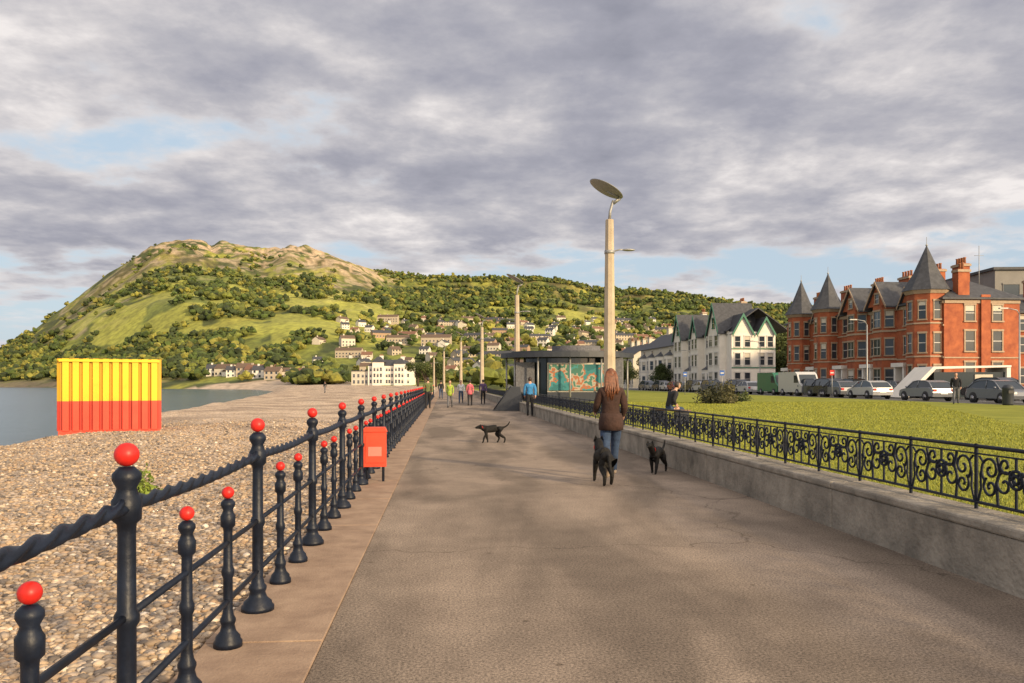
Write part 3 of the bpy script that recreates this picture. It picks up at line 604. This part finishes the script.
mb.M=M0
for z in(3.5,6.5): mb.box(0,Lb,-.09,-.003,z,z+.15,m_trim)
mb.box(0,Lb,-.14,-.003,8.6,8.9,m_trim)
for x,rr_ in((32.2,1.75),(12.6,1.6),(5.4,1.6)): turret(mb,x,-.5,rr_,9.9,14.2,m_brick,m_trim,((1.0,1.8),(4.1,1.7),(7.2,1.6)))
for x in(24.6,19.2):
    bay(mb,x,3.6,1.1,0,9.2,m_brick,(1.0,4.1,7.0),m_trim,wh=1.6); gable_front(mb,x,3.8,-1.1,9.2,2.4,5,m_brick,m_slate,m_trim,.08); win(mb,x,9.5,.7,.9,-1.1,m_trim)
for x in(1.6,9.0,15.9,22,28.2):
    for fz,wh in((4.1,1.7),(7.0,1.5)): win(mb,x,fz,1.0,wh,0,m_trim)
    mb.box(x-.55,x+.55,-.03,-.001,0,2.4,m_door); mb.box(x-.9,x-.6,-.9,-.002,0,2.8,m_white); mb.box(x+.6,x+.9,-.9,-.002,0,2.8,m_white); mb.box(x-1.1,x+1.1,-1.1,-.002,2.8,3.2,m_white)
for x in(28.2,9.0,15.9): gable_front(mb,x,2.2,-.02,9.0,1.6,3,m_brick,m_slate,m_trim,.06); 
for x,w_ in((Lb-3.2,1.5),(27,1.8),(21.9,2.0),(16.3,1.8),(9.1,2.0),(1.5,1.5)): chimney(mb,x,3.8,10.5,12.7,w_)
chimney(mb,Lb-.5,2.0,8.9,11.8,.8,1.1,pots=2)
mb.build('red_brick_terrace',(PX(787,108),108,.3),RZ)
mb=MB(); mb.box(0,7.5,0,8,0,8.0,m_brick); hip_roof_x(mb,0,7.5,0,8,8.0,10.2,m_slate)
for x in(1.6,3.8,6.0):
    for fz in(1.2,4.2,6.3): win(mb,x,fz,.95,1.4,0,m_trim)
chimney(mb,3.5,2,9,11.4,1.4); mb.build('brick_house',(47.9,77.5,.3),-.084)
m_gry=mat('grey_cladding',(.20,.19,.175),.7,var=.1,scale=.6)
mb=MB(); mb.box(0,26,0,16,0,14.2,m_gry); mb.box(-.3,26.3,-.3,16.3,14.2,14.5,m_slate)
for fz in(1.5,4.6,7.7,10.8):
    for k in range(9): win(mb,1.8+k*2.8,fz,1.8,1.7,0,m_gry,False,t=.06)
mb.build('apartment_block',(PX(995,92),92,.3),-.05)
Lw=27.; mb=MB(); DW=6.2
mb.box(0,Lw,0,DW,0,9.0,m_white); gable_roof_x(mb,0,Lw,0,DW+3,9.0,12.4,m_slate)
for x,w_,gh in((23.5,5.4,4.4),(14.,3.6,3.2),(4.5,5.0,4.2)):
    mb.box(x-w_/2,x+w_/2,-1.0,-.003,0,9.0,m_white); gable_front(mb,x,w_,-1.0,9.0,gh,6,m_white,m_slate,m_green,.4)
    for fz,wh in((.9,1.9),(4,1.8),(6.9,1.5)):
        for xx_ in(-w_*.24,w_*.24): win(mb,x+xx_,fz,w_*.26,wh,-1.0,m_frame)
    win(mb,x,9.7,.9,1.4,-1.0,m_green)
for x in(9.3,18.8):
    for fz,wh in((4,1.7),(6.9,1.5)):
        for q in(-1.1,1.1): win(mb,x+q,fz,1.0,wh,0)
    bay(mb,x,3.6,1.0,0,3.3,m_white,(.9,),m_frame,roofm=m_slate); gable_front(mb,x,2.0,.4,9.6,1.7,3,m_white,m_slate,m_green); win(mb,x,9.7,.8,1.0,.4)
M0=mb.M.copy(); mb.M=M0@Matrix.Translation((Lw,0,0))@Matrix.Rotation(math.pi/2,4,'Z')
mb.box(0,DW+.5,-1.6,-.003,0,8.8,m_white)
gable_front(mb,1.7,2.9,-1.62,8.8,2.6,5,m_white,m_slate,m_green,.35); gable_front(mb,5.2,2.4,-1.62,8.8,2.1,5,m_white,m_slate,m_green,.35)
for fz,wh in((.9,1.8),(3.9,1.7),(6.6,1.5)):
    for x in(.9,2.4,4.6,5.9): win(mb,x,fz,.8,wh,-1.6)
for z in(3.4,6.2): mb.box(0,DW+.5,-1.68,-1.603,z,z+.15,m_green)
mb.M=M0
for x in(21,12,2): chimney(mb,x,4.5,11,14.0,1.6,.8,m_white)
mb.build('white_gabled_hotel',(PX(676,147),147,.3),RZ)
mb=MB(); mb.box(0,26,0,9,0,8.2,m_cream); gable_roof_x(mb,0,26,0,9,8.2,11.4,m_slate)
for k in range(4):
    x=3.2+k*6.5; bay(mb,x,3.4,1.0,0,6.4,m_white,(.9,3.9),m_frame,roofm=m_slate); win(mb,x,6.6,1.4,1.2,0); win(mb,x+3.1,.9,.9,1.9,0); win(mb,x+3.1,4,.9,1.6,0); chimney(mb,x+3.2,4.5,10.5,13,1.6,.8,m_cream)
M0=mb.M.copy(); mb.M=M0@Matrix.Translation((26,0,0))@Matrix.Rotation(math.pi/2,4,'Z'); mb.add([(0,0,8.2),(9,0,8.2),(4.5,0,11.35)],[(0,1,2)],m_cream)
for x in(2.5,6.5):
    for fz in(1,4.2): win(mb,x,fz,1,1.6,0)
mb.M=M0
mb.build('cream_terrace',(PX(641,174),174,.3),RZ); mb.build('cream_terrace',(PX(612,232),232,.3),RZ)
mb=MB(); mb.box(0,24,0,12,0,11,m_white); mb.box(3,9,-2,-.003,0,13,m_white); mb.box(15,21,-2,-.003,0,12,m_white); hip_roof_x(mb,0,24,0,12,11,14.5,m_slate)
for x0 in(3,15): hip_roof_x(mb,x0,x0+6,-2,3,13 if x0==3 else 12,16 if x0==3 else 15,m_slate)
for fz in(1.5,4.8,8.1):
    for k in range(3):
        win(mb,4.2+k*1.8,fz,1.0,1.8,-2); win(mb,16.2+k*1.8,fz,1.0,1.8,-2)
    for x in(1.5,10.5,12,13.5,22.5): win(mb,x,fz,1.0,1.7,0)
mb.box(-10,-.01,2,12,0,8,m_cream); mb.box(-10.3,.2,1.7,12.3,8,8.4,m_slate)
for fz in(1.2,4.6):
    for x in(-8.5,-6,-3.5,-1.5): win(mb,x,fz,1.2,1.8,2)
chimney(mb,6,6,12,17,2,1,m_white); chimney(mb,18,6,12,16.5,2,1,m_white)
mb.build('white_seafront_hotel',(PX(368,440),440,0),-.1)
# ---- small houses on the slope
m_h=[mat('house_wall_a',(.56,.50,.40),.85,var=.08),mat('house_wall_b',(.42,.35,.26),.85,var=.08),mat('house_wall_c',(.66,.62,.55),.85,var=.06),mat('house_wall_d',(.34,.23,.15),.85,var=.06)]
m_rf=[mat('roof_brown',(.12,.08,.055),.8,var=.2),m_slate,mat('roof_red',(.18,.09,.055),.8,var=.2)]
hm=[]
for k in range(10):
    mb=MB(); w_=random.choice([9,12,18,26]); dp_=8; hh_=random.choice([4.8,5.2,5.2,7.4]); mw=m_h[(0,1,2,0,1,3,1,2,0,1)[k]]; mr_=m_rf[(0,1,1,2,0,1,0,1,0,2)[k]]
    mb.box(0,w_,0,dp_,-5,hh_,mw); gable_roof_x(mb,0,w_,0,dp_,hh_,hh_+2.8,mr_)
    for sd in(0,w_): mb.add([(sd,0,hh_),(sd,dp_,hh_),(sd,dp_/2,hh_+2.5)],[(0,1,2)],mw)
    nx=int(w_/3)
    for fz in np.arange(.9,hh_-1.3,2.7):
        for q in range(nx): 
            x=(q+.5)*w_/nx; mb.box(x-.6,x+.6,-.05,-.002,fz,fz+1.4,m_win); mb.box(x-.75,x+.75,-.08,-.003,fz-.2,fz-.003,m_frame)
    for q in range(max(1,w_//9)): mb.box(q*9+3-.6,q*9+3+.6,dp_/2-.4,dp_/2+.4,hh_+1.5,hh_+3.9,mw)
    if k%3==0: mb.box(w_*.55,w_*.55+3.2,-1.6,-.003,-2,2.8,m_h[2]); mb.prism([(w_*.55-.2,2.8),(w_*.55+3.4,2.8),(w_*.55+1.6,4.2)],-1.8,-.004,mr_)
    hm.append(mb.mesh('house'))
cnt=0; placed=[]
def tryhouse(px,Yv,lo,hi,name='hillside_house',cd=45):
    global cnt
    x=PX(px,Yv)
    for (a_,b_) in placed:
        if abs(a_-x)<19 and abs(b_-Yv)<15: return
    z=H1(x,Yv); py=383-800*(z-1.5)/Yv
    if not(lo<py<hi): return
    if coastd(np.array([x]),np.array([Yv]))[0]<cd: return
    placed.append((x,Yv)); cnt+=1
    obj(name,random.choice(hm),(x,Yv,z),random.uniform(-.45,.45)+ (0 if random.random()<.7 else .9),random.uniform(.72,.98))
for px in(206,214,226,236,244,252,264,276,286,296):
    Yv=560.
    while Yv<900 and coastd(np.array([PX(px,Yv)]),np.array([Yv]))[0]<30: Yv+=4
    while Yv>500 and coastd(np.array([PX(px,Yv)]),np.array([Yv]))[0]>34: Yv-=4
    Yv+=random.uniform(0,14); x=PX(px,Yv); placed.append((x,Yv)); obj('seafront_house',hm[random.choice([2,4,7,9,0])],(x,Yv,H1(x,Yv)),random.uniform(-.3,.3),random.uniform(1.0,1.3))
for k in range(1900):
    px=random.gauss(500,125) if random.random()<.65 else random.uniform(300,860)
    if px<305 or px>900: continue
    row=random.choice([500,530,560,600,650,700,740,780,820,860,900,940,980]); lim=322 if px>340 else 338
    tryhouse(px,row+random.uniform(-8,8)+px*.05,lim,376)
for k in range(30):
    px=random.uniform(385,640); Yv=random.uniform(260,430); x=PX(px,Yv)
    if x < SL*Yv+10: continue
    if any(abs(a_-x)<22 and abs(b_-Yv)<16 for a_,b_ in placed): continue
    placed.append((x,Yv)); obj('town_house',random.choice(hm),(x,Yv,H1(x,Yv)),random.uniform(-.3,.3),random.uniform(1.,1.25))
print('houses',cnt)
# ---------------------------------------------------------------- woodland (one object)
g=np.random.default_rng(11)
n=78000; px=g.uniform(-60,1100,n); Yv=g.uniform(470,1450,n); x=(px-512)/800*Yv; z=H(x,Yv); py=383-800*(z-1.5)/Yv; dd=coastd(x,Yv); rg=np.interp(px,prof[:,0],prof[:,1]); rel=py-rg
msk=fbm(x/70+5,Yv/70,4); prob=np.zeros(n)
prob=np.where((px<395),np.where(rel>24,sstep(.50,.58,msk)*.36,sstep(.58,.66,msk)*.10),prob)
prob=np.where((px<400)&(py>335),sstep(.38,.50,msk)*.85,prob)
fcell=_T[(np.floor((x+Yv*.3)/70).astype(int))&255,(np.floor((Yv-x*.2)/55).astype(int))&255]>.45
prob=np.where((px>=375)&(py<325),(sstep(.40,.50,msk)*.5+.03)*np.where(fcell&(rel>25),.12,1),prob)
prob=np.where((px>=375)&(py>=325),.14+sstep(.48,.6,msk)*.35,prob)
prob=np.where((px>=385)&(rel<9),np.maximum(prob,.42),prob); prob=np.where(px>730,.7,prob); prob=np.where((dd>22)&(dd<75)&(Yv>540),.55,prob); prob=np.where(dd<22,0,prob)
keep=g.random(n)<prob*.58; x,Yv,z,px=x[keep],Yv[keep],z[keep],px[keep]
ok=np.ones(len(x),bool)
for a_,b_ in placed: ok&=~((np.abs(x-a_-6)<12)&(np.abs(Yv-b_)<9)&(g.random(len(x))<.95))&~((np.abs(x-a_-6)<13)&(Yv<b_)&(Yv>b_-24)&(g.random(len(x))<.62))
x,Yv,z,px=x[ok],Yv[ok],z[ok],px[ok]
n=300; px2=g.uniform(330,800,n); y2=g.uniform(250,470,n); x2=(px2-512)/800*y2; k=(x2>SL*y2+14)&~((x2>24)&(x2<46+SL*y2)&(y2<330)); x2,y2=x2[k],y2[k]
x=np.r_[x,x2]; Yv=np.r_[Yv,y2]; z=np.r_[z,H(x2,y2)]
NT=len(x); print('trees',NT); Vs=[];Cs=[]
K=5
size=g.uniform(2.6,6.4,NT)*np.where(z>120,.85,1)
iv=iv.astype(float)
base=np.array([(.055,.08,.015),(.10,.115,.02),(.18,.17,.03),(.035,.05,.013)])[g.choice(4,NT,p=[.32,.28,.16,.24])]
for k in range(K):
    off=g.normal(0,.42,(NT,3))*size[:,None]; off[:,2]=np.abs(off[:,2])*.9+size*.5
    rad=size*g.uniform(.3,.7,NT); dis=1+g.uniform(-.4,.4,(NT,len(iv)))
    V=iv[None]*rad[:,None,None]*dis[...,None]*np.array([1,1,.85])+(np.stack([x,Yv,z],-1)+off)[:,None,:]
    Vs.append(V.reshape(-1,3)); c=base[:,None,:]*g.uniform(.6,1.5,(NT,len(iv),1))*g.uniform(.75,1.25,(NT,1,1)); Cs.append(c.reshape(-1,3))
V=np.concatenate(Vs);Cc=np.concatenate(Cs); nb=NT*K
Fs=(jf[None]+(np.arange(nb)*len(iv))[:,None,None]).reshape(-1,3)
obj('woodland',npmesh('woodland',V,Fs,[mat('woodland_leaf',(1,1,1),.95,var=.3,scale=.9,attr='Col')],Cc,False))
def tree(name,loc,h,r,seed,c1=(.03,.05,.012),c2=(.12,.14,.03)):
    g=np.random.default_rng(seed); mb=MB(); m_b=mat('bark',(.08,.055,.035),.9,var=.3)
    mb.tube([(0,0,0),(.05,.02,h*.3),(0,.05,h*.6)],[r*.09,r*.07,r*.03],m_b)
    C=[]
    for k in range(11):
        a=g.random()*6.28; q=g.uniform(.2,.75)*r; zz_=h*g.uniform(.42,.88); C.append((math.cos(a)*q,math.sin(a)*q,zz_,r*g.uniform(.28,.5))); mb.tube([(0,.02,h*g.uniform(.25,.45)),(math.cos(a)*q*.6,math.sin(a)*q*.6,zz_*.85),(math.cos(a)*q,math.sin(a)*q,zz_)],[r*.04,r*.025,.01],m_b,5)
    o=mb.build(name,loc); C=np.array(C); n=5200; i=g.integers(0,len(C),n); p=g.normal(0,1,(n,3)); p/=np.linalg.norm(p,axis=1)[:,None]; p=p*(g.random((n,1))**.45)*C[i,3:4]+C[i,:3]
    t=g.normal(0,1,(n,2,3)); t/=np.linalg.norm(t,axis=2)[...,None]; q=r*.05*g.uniform(.6,1.4,(n,1)); V=np.stack([p-t[:,0]*q,p+t[:,1]*q*.7,p+t[:,0]*q,p-t[:,1]*q*.7],1)
    c=np.array(c1)+(np.array(c2)-np.array(c1))*g.random((n,1))*g.uniform(.4,1,(len(C),1))[i]
    l=obj('crown',npmesh('crown',V.reshape(-1,3),np.arange(n*4).reshape(-1,4),[mat('tree_leaf',(1,1,1),.85,var=.1,attr='Col')],np.repeat(c,4,0),False)); l.parent=o
for k,(px_,Y_,h_,r_) in enumerate(((776,128,9,4),(788,122,7,3),(765,150,12,5),(748,185,13,6),(662,150,5,2.5),(650,190,8,4),(628,200,7,3.5),(598,150,5,3),(585,190,6,3),(425,230,7,3.5),(436,260,9,4),(418,300,10,5))): tree('garden_tree',(PX(px_,Y_),Y_,.2),h_,r_,k+20)
leafblob('shrub',(PX(718,46),46,.3),1.15,2600,.09,(.03,.035,.012),(.10,.09,.035),.95,9)
leafblob('shrub',(PX(742,52),52,.3),.6,900,.08,(.04,.06,.02),(.1,.12,.03),.9,10)
mb=MB(); mb.box(42.5,42.8,66,112,.3,1.3,m_white); mb.build('garden_wall',(0,0,0),-ANG)
# ---------------------------------------------------------------- vehicles
m_tyre=mat('tyre',(.02,.02,.02),.8); m_hub=mat('hub',(.4,.4,.42),.35,metal=.7); m_lt=mat('headlamp',(.7,.7,.65),.2); m_tl=mat('tail_lamp',(.5,.02,.02),.3)
def carpaint(c): return mat('car_paint',c,.22,var=.03,metal=.2)
def wheels(mb,xs,r,hw):
    M0=mb.M.copy()
    for x in xs:
        for sd in(-1,1):
            mb.M=M0@Matrix.Translation((x,sd*(hw-.09),r))@Matrix.Rotation(math.pi/2,4,'X'); mb.lathe([(r*.6,-.11),(r,-.10),(r,.10),(r*.6,.11)],m_tyre,18); mb.lathe([(r*.58,-.125),(r*.3,-.118),(r*.3,.118),(r*.58,.125)],m_hub,12)
    mb.M=M0
def car(c,kind=0):
    p=carpaint(c); mb=MB(); hw=.88
    if kind==0: body=[(-2.05,.32),(2.0,.30),(2.08,.5),(2.0,.72),(1.75,.82),(1.05,.93),(-1.75,.98),(-2.05,.9),(-2.12,.6)]; cab=[(1.1,.92),(.45,1.38),(-.1,1.46),(-.95,1.45),(-1.5,1.32),(-1.95,.96)]
    else: body=[(-2.2,.34),(2.15,.32),(2.25,.55),(2.15,.82),(1.9,.95),(1.2,1.05),(-2.1,1.08),(-2.25,.9)]; cab=[(1.25,1.03),(.65,1.58),(0,1.68),(-1.5,1.66),(-2.0,1.5),(-2.15,1.06)]
    n=len(body)
    v=[];rows=((-hw,.93,.03),(-hw+.06,1,0),(hw-.06,1,0),(hw,.93,.03))
    for y,sx,dz in rows: v+=[(x*sx if abs(x)>1.5 else x,y,.6+(z-.6)*(sx)) for x,z in body]
    f=[]
    for r_ in range(3): f+=[(r_*n+i,r_*n+(i+1)%n,(r_+1)*n+(i+1)%n,(r_+1)*n+i) for i in range(n)]
    f+=[list(range(n-1,-1,-1)),[3*n+i for i in range(n)]]; mb.add(v,f,p)
    k=len(cab)
    v=[(x,-hw+.07+(z-.93)*.28,z) for x,z in cab]+[(x,hw-.07-(z-.93)*.28,z) for x,z in cab]; mb.add(v,[list(range(k)),[2*k-1-i for i in range(k)]]+[(i,i+k,(i+1)%k+k,(i+1)%k) for i in range(k)],m_win)
    top=[c_2 for c_2 in cab if c_2[1]>1.3]; v=[(x,-hw+.07+(z-.93)*.28,z+.015) for x,z in top]+[(x,hw-.07-(z-.93)*.28,z+.015) for x,z in top]; kk=len(top); mb.add(v,[(i,i+1,i+1+kk,i+kk) for i in range(kk-1)],p)
    for sd in(-1,1):
        Yp=lambda z: sd*(hw-.06-(z-.93)*.28)
        for a_,b_ in((cab[0],cab[1]),(cab[-1],cab[-2])): mb.tube([(a_[0],Yp(a_[1]),a_[1]),(b_[0],Yp(b_[1]),b_[1])],.045,p,6)
        mb.tube([(-.2,Yp(.95),.95),(-.25,Yp(1.42),1.42)],.04,p,6); mb.tube([(x,Yp(z),z) for x,z in cab[1:-1]],.035,p,6)
        mb.ell((.85,sd*(hw+.08),1.0),(.08,.1,.07),p,8,6)
        mb.box(1.86,2.06,sd*.6-.18,sd*.6+.18,.6,.74,m_lt); mb.box(-2.14,-1.95,sd*.66-.12,sd*.66+.12,.68,.86,m_tl)
        for xw in(1.3,-1.3): 
            M0=mb.M.copy(); mb.M=Matrix.Translation((xw,sd*(hw-.03),.34))@Matrix.Rotation(math.pi/2,4,'X'); mb.lathe([(.37,-.045),(.37,.045)],m_tyre,18); mb.M=M0
    mb.box(-2.13,-2.02,-.25,.25,.5,.6,m_lt)
    wheels(mb,(1.3,-1.3),.32,hw+.03); return mb.mesh('parked_car')
def van(c):
    p=carpaint(c); mb=MB(); mb.prism([(-2.6,.4),(2.6,.4),(2.65,1.0),(2.2,1.25),(1.7,2.1),(1.3,2.35),(-2.6,2.35)],-.98,.98,p)
    mb.M=Matrix.Translation((.03,0,.01)); mb.add([(2.18,-.85,1.3),(2.18,.85,1.3),(1.74,.8,2.08),(1.74,-.8,2.08)],[(0,1,2,3)],m_win); mb.M=Matrix.Identity(4)
    for sd in(-1,1): mb.add([(1.0,sd*.985,1.3),(2.0,sd*.985,1.3),(1.65,sd*.985,2.0),(1.0,sd*.985,2.0)],[(0,1,2,3)],m_win)
    mb.box(2.6,2.67,-.8,-.5,.7,.9,m_lt); mb.box(2.6,2.67,.5,.8,.7,.9,m_lt); mb.box(-2.64,-2.6,-.7,.7,1.4,2.0,m_win)
    wheels(mb,(1.7,-1.6),.36,1.0); return mb.mesh('parked_van')
cols=[(.16,.17,.19),(.03,.03,.035),(.5,.5,.5),(.06,.07,.09),(.22,.23,.25),(.03,.05,.11),(.25,.02,.02),(.02,.02,.02)]
cms=[car(c,i%2) for i,c in enumerate(cols)]
rot=math.pi/2-ANG
def pxl(px,lx):
    s=(px-512)/800; return lx/(s-SL)
for i,px_ in enumerate((1000,926,869,838,826,812,748,736,724,712,702,693,684,676,668,660,653,646)):
    lane=34.6; Yv=pxl(px_,lane); me=cms[[0,4,2,0,1,3,2,1,4,5,2,7,0,6,2,1,4,3][i]]
    obj('parked_car',me,(SL*Yv+lane,Yv,.22),rot+random.choice([0,math.pi]))
for i,px_ in enumerate((990,900,850,800,780,760,740,720,700)):
    lane=40.6; Yv=pxl(px_,lane); obj('parked_car',cms[(i*3+1)%8],(SL*Yv+lane,Yv,.22),rot+(math.pi if i%2 else 0))
for px_,c in((799,(.55,.55,.53)),(776,(.03,.16,.09))): Yv=pxl(px_,34.6); obj('parked_van',van(c),(SL*Yv+34.6,Yv,.22),rot+math.pi)
mb=MB(); mb.box(0,5.6,0,3,0,2.1,m_glass); mb.prism([(-2.6,0),(-2.2,0),(0,2.35),(5.9,2.5),(5.9,2.65),(-.2,2.55)],-.4,3.3,m_white); mb.box(3.2,4.6,-.1,-.002,0,1.9,m_cream); mb.box(5.6,5.9,-.3,3.2,0,2.48,m_white)
mb.build('seafront_shelter',(PX(934,66.),66.,.3),-.08)
m_sg=mat('sign_blue',(.03,.1,.35),.4)
for px_,Y_,c in((722,70,m_sg),(832,68,m_red),(685,80,m_sg)):
    mb=MB(); mb.lathe([(.035,0),(.035,2.3)],m_stl,8); mb.box(-.2,.2,-.05,-.036,1.85,2.3,c); mb.box(-.14,.14,-.056,-.051,2.02,2.12,m_frame); mb.build('traffic_sign',(PX(px_,Y_),Y_,.3),0)
mb=MB(); mb.lathe([(.25,0),(.27,.1),(.27,.85),(.3,.9),(.2,1.05),(.05,1.1)],m_roof,14); mb.box(-.15,.15,-.3,-.2,.62,.78,m_blsh); mb.build('litter_bin',(PX(1008,42),42,.33))
mb=MB(); mb.lathe([(.08,0),(.04,12)],m_frame,8); mb.build('flagpole',(PX(742,150),150,.3))
mb=MB(); mb.lathe([(.05,0),(.03,5)],m_stl,8); mb.tube([(-.5,0,4),(.5,0,4)],.02,m_stl,6); mb.build('roof_aerial',(PX(979,81),81,10.4))
# ---------------------------------------------------------------- sky, sun, camera
el=math.radians(18); azs=math.radians(180-44)
sd=Vector((math.sin(azs)*math.cos(el),math.cos(azs)*math.cos(el),math.sin(el)))
sl=bpy.data.lights.new('sun','SUN'); sl.energy=5.0; sl.angle=math.radians(3); sl.color=(1,.76,.46); so=bpy.data.objects.new('sun',sl); COL.objects.link(so); so.rotation_euler=(-sd).to_track_quat('-Z','Y').to_euler()
W=bpy.data.worlds.new('World'); S.world=W; W.use_nodes=True; nt=W.node_tree; N=nt.nodes; L=nt.links; bg=N['Background']; bg.inputs['Strength'].default_value=.1
sky=N.new('ShaderNodeTexSky'); sky.sky_type='NISHITA'; sky.sun_disc=False; sky.sun_elevation=el; sky.sun_rotation=azs; sky.air_density=1.2; sky.dust_density=1.5
tc=N.new('ShaderNodeTexCoord'); sx=N.new('ShaderNodeSeparateXYZ'); L.new(tc.outputs['Generated'],sx.inputs[0])
def mth(op,a,b=None,cl=False):
    n=N.new('ShaderNodeMath'); n.operation=op; n.use_clamp=cl
    for i,v in enumerate((a,b)):
        if v is None: continue
        if isinstance(v,(int,float)): n.inputs[i].default_value=v
        else: L.new(v,n.inputs[i])
    return n.outputs[0]
def mr(v,a,b,c=0,d=1):
    n=N.new('ShaderNodeMapRange'); n.interpolation_type='SMOOTHSTEP'; L.new(v,n.inputs[0]); 
    for i,q in enumerate((a,b,c,d)): n.inputs[1+i].default_value=q
    return n.outputs[0]
dz=mth('ADD',mth('MAXIMUM',sx.outputs[2],0.0),.14)
cx=N.new('ShaderNodeCombineXYZ'); L.new(mth('DIVIDE',sx.outputs[0],dz),cx.inputs[0]); L.new(mth('DIVIDE',sx.outputs[1],dz),cx.inputs[1])
def noise(scale,det,off,rough=.55,dist=0.,sc=(1,1,1)):
    mp=N.new('ShaderNodeMapping'); mp.inputs['Location'].default_value=off; mp.inputs['Scale'].default_value=sc; L.new(cx.outputs[0],mp.inputs[0])
    n=N.new('ShaderNodeTexNoise'); n.inputs['Scale'].default_value=scale; n.inputs['Detail'].default_value=det; n.inputs['Roughness'].default_value=rough; n.inputs['Distortion'].default_value=dist; L.new(mp.outputs[0],n.inputs['Vector']); return n.outputs[0]
n1_=noise(1.7,10,(3.1,1.7,0),.56,.1); n2_=noise(2.4,12,(8,4,2),.58,.05); n3_=noise(.6,3,(1,9,5))
elv=sx.outputs[2]; xo=sx.outputs[0]
gap=mth('MULTIPLY',mr(elv,.20,.13),mr(xo,-.22,.02)); gap2=mth('MULTIPLY',mth('MULTIPLY',mr(xo,-.26,-.44),mr(elv,.20,.25)),mr(elv,.34,.28)); gap3=mth('MULTIPLY',mr(xo,-.40,-.48),mr(elv,.17,.12))
dark=mth('MULTIPLY',mth('MULTIPLY',mr(xo,-.35,.1),mr(elv,.16,.24)),mr(elv,.46,.34))
cov=mth('SUBTRACT',mth('SUBTRACT',mth('SUBTRACT',mth('ADD',n1_,.15),mth('MULTIPLY',gap,.19)),mth('MULTIPLY',gap2,.13)),mth('MULTIPLY',gap3,.17))
cov=mth('ADD',cov,mth('MULTIPLY',dark,.08))
msk=mr(cov,.44,.57)
shade=mth('SUBTRACT',mth('ADD',mth('MULTIPLY',n2_,.80),mth('MULTIPLY',n3_,.33)),mth('MULTIPLY',dark,.025))
cr=N.new('ShaderNodeValToRGB'); L.new(shade,cr.inputs[0]); e=cr.color_ramp.elements; e[0].position=.38; e[0].color=(3.1,3.15,3.75,1); e[1].position=.70; e[1].color=(9.0,8.5,8.3,1)
for p,c in((.48,(3.9,3.9,4.5,1)),(.56,(5.0,4.9,5.3,1)),(.63,(6.7,6.4,6.5,1))): q=e.new(p); q.color=c
edge=mr(cov,.64,.46); mxe=N.new('ShaderNodeMixRGB'); mxe.inputs[2].default_value=(8.4,8.0,7.9,1); L.new(mth('MULTIPLY',edge,.7),mxe.inputs[0]); L.new(cr.outputs[0],mxe.inputs[1])
hz=mr(elv,.13,.0); mh=N.new('ShaderNodeMixRGB'); mh.inputs[2].default_value=(7.2,7.1,7.4,1); L.new(mth('MULTIPLY',hz,.6),mh.inputs[0]); L.new(mxe.outputs[0],mh.inputs[1])
skm=N.new('ShaderNodeMixRGB'); skm.inputs[0].default_value=.75; skm.inputs[2].default_value=(5.9,7.2,8.6,1); L.new(sky.outputs[0],skm.inputs[1])
mx=N.new('ShaderNodeMixRGB'); L.new(msk,mx.inputs[0]); L.new(skm.outputs[0],mx.inputs[1]); L.new(mh.outputs[0],mx.inputs[2])
vm=N.new('ShaderNodeVectorMath'); vm.operation='DOT_PRODUCT'; L.new(tc.outputs['Generated'],vm.inputs[0]); vm.inputs[1].default_value=tuple(sd)
gl=mr(vm.outputs['Value'],-.1,1.0,1.0,3.2); mg=N.new('ShaderNodeVectorMath'); mg.operation='SCALE'; L.new(mx.outputs[0],mg.inputs[0]); L.new(gl,mg.inputs['Scale'])
wt=N.new('ShaderNodeMixRGB'); wt.blend_type='MULTIPLY'; wt.inputs[2].default_value=(1.0,.90,.76,1); L.new(mr(vm.outputs['Value'],-.1,.8),wt.inputs[0]); L.new(mg.outputs[0],wt.inputs[1]); L.new(wt.outputs[0],bg.inputs['Color'])
cam=bpy.data.cameras.new('camera'); co=bpy.data.objects.new('camera',cam); COL.objects.link(co); co.location=(0,0,1.5); co.rotation_euler=(math.pi/2,0,0)
cam.sensor_width=36; cam.lens=36*800/1024; cam.shift_y=(HZ-341.5)/1024; cam.clip_end=60000; cam.clip_start=.05; S.camera=co
S.view_settings.view_transform='Standard'; S.view_settings.look='None'; S.view_settings.exposure=0
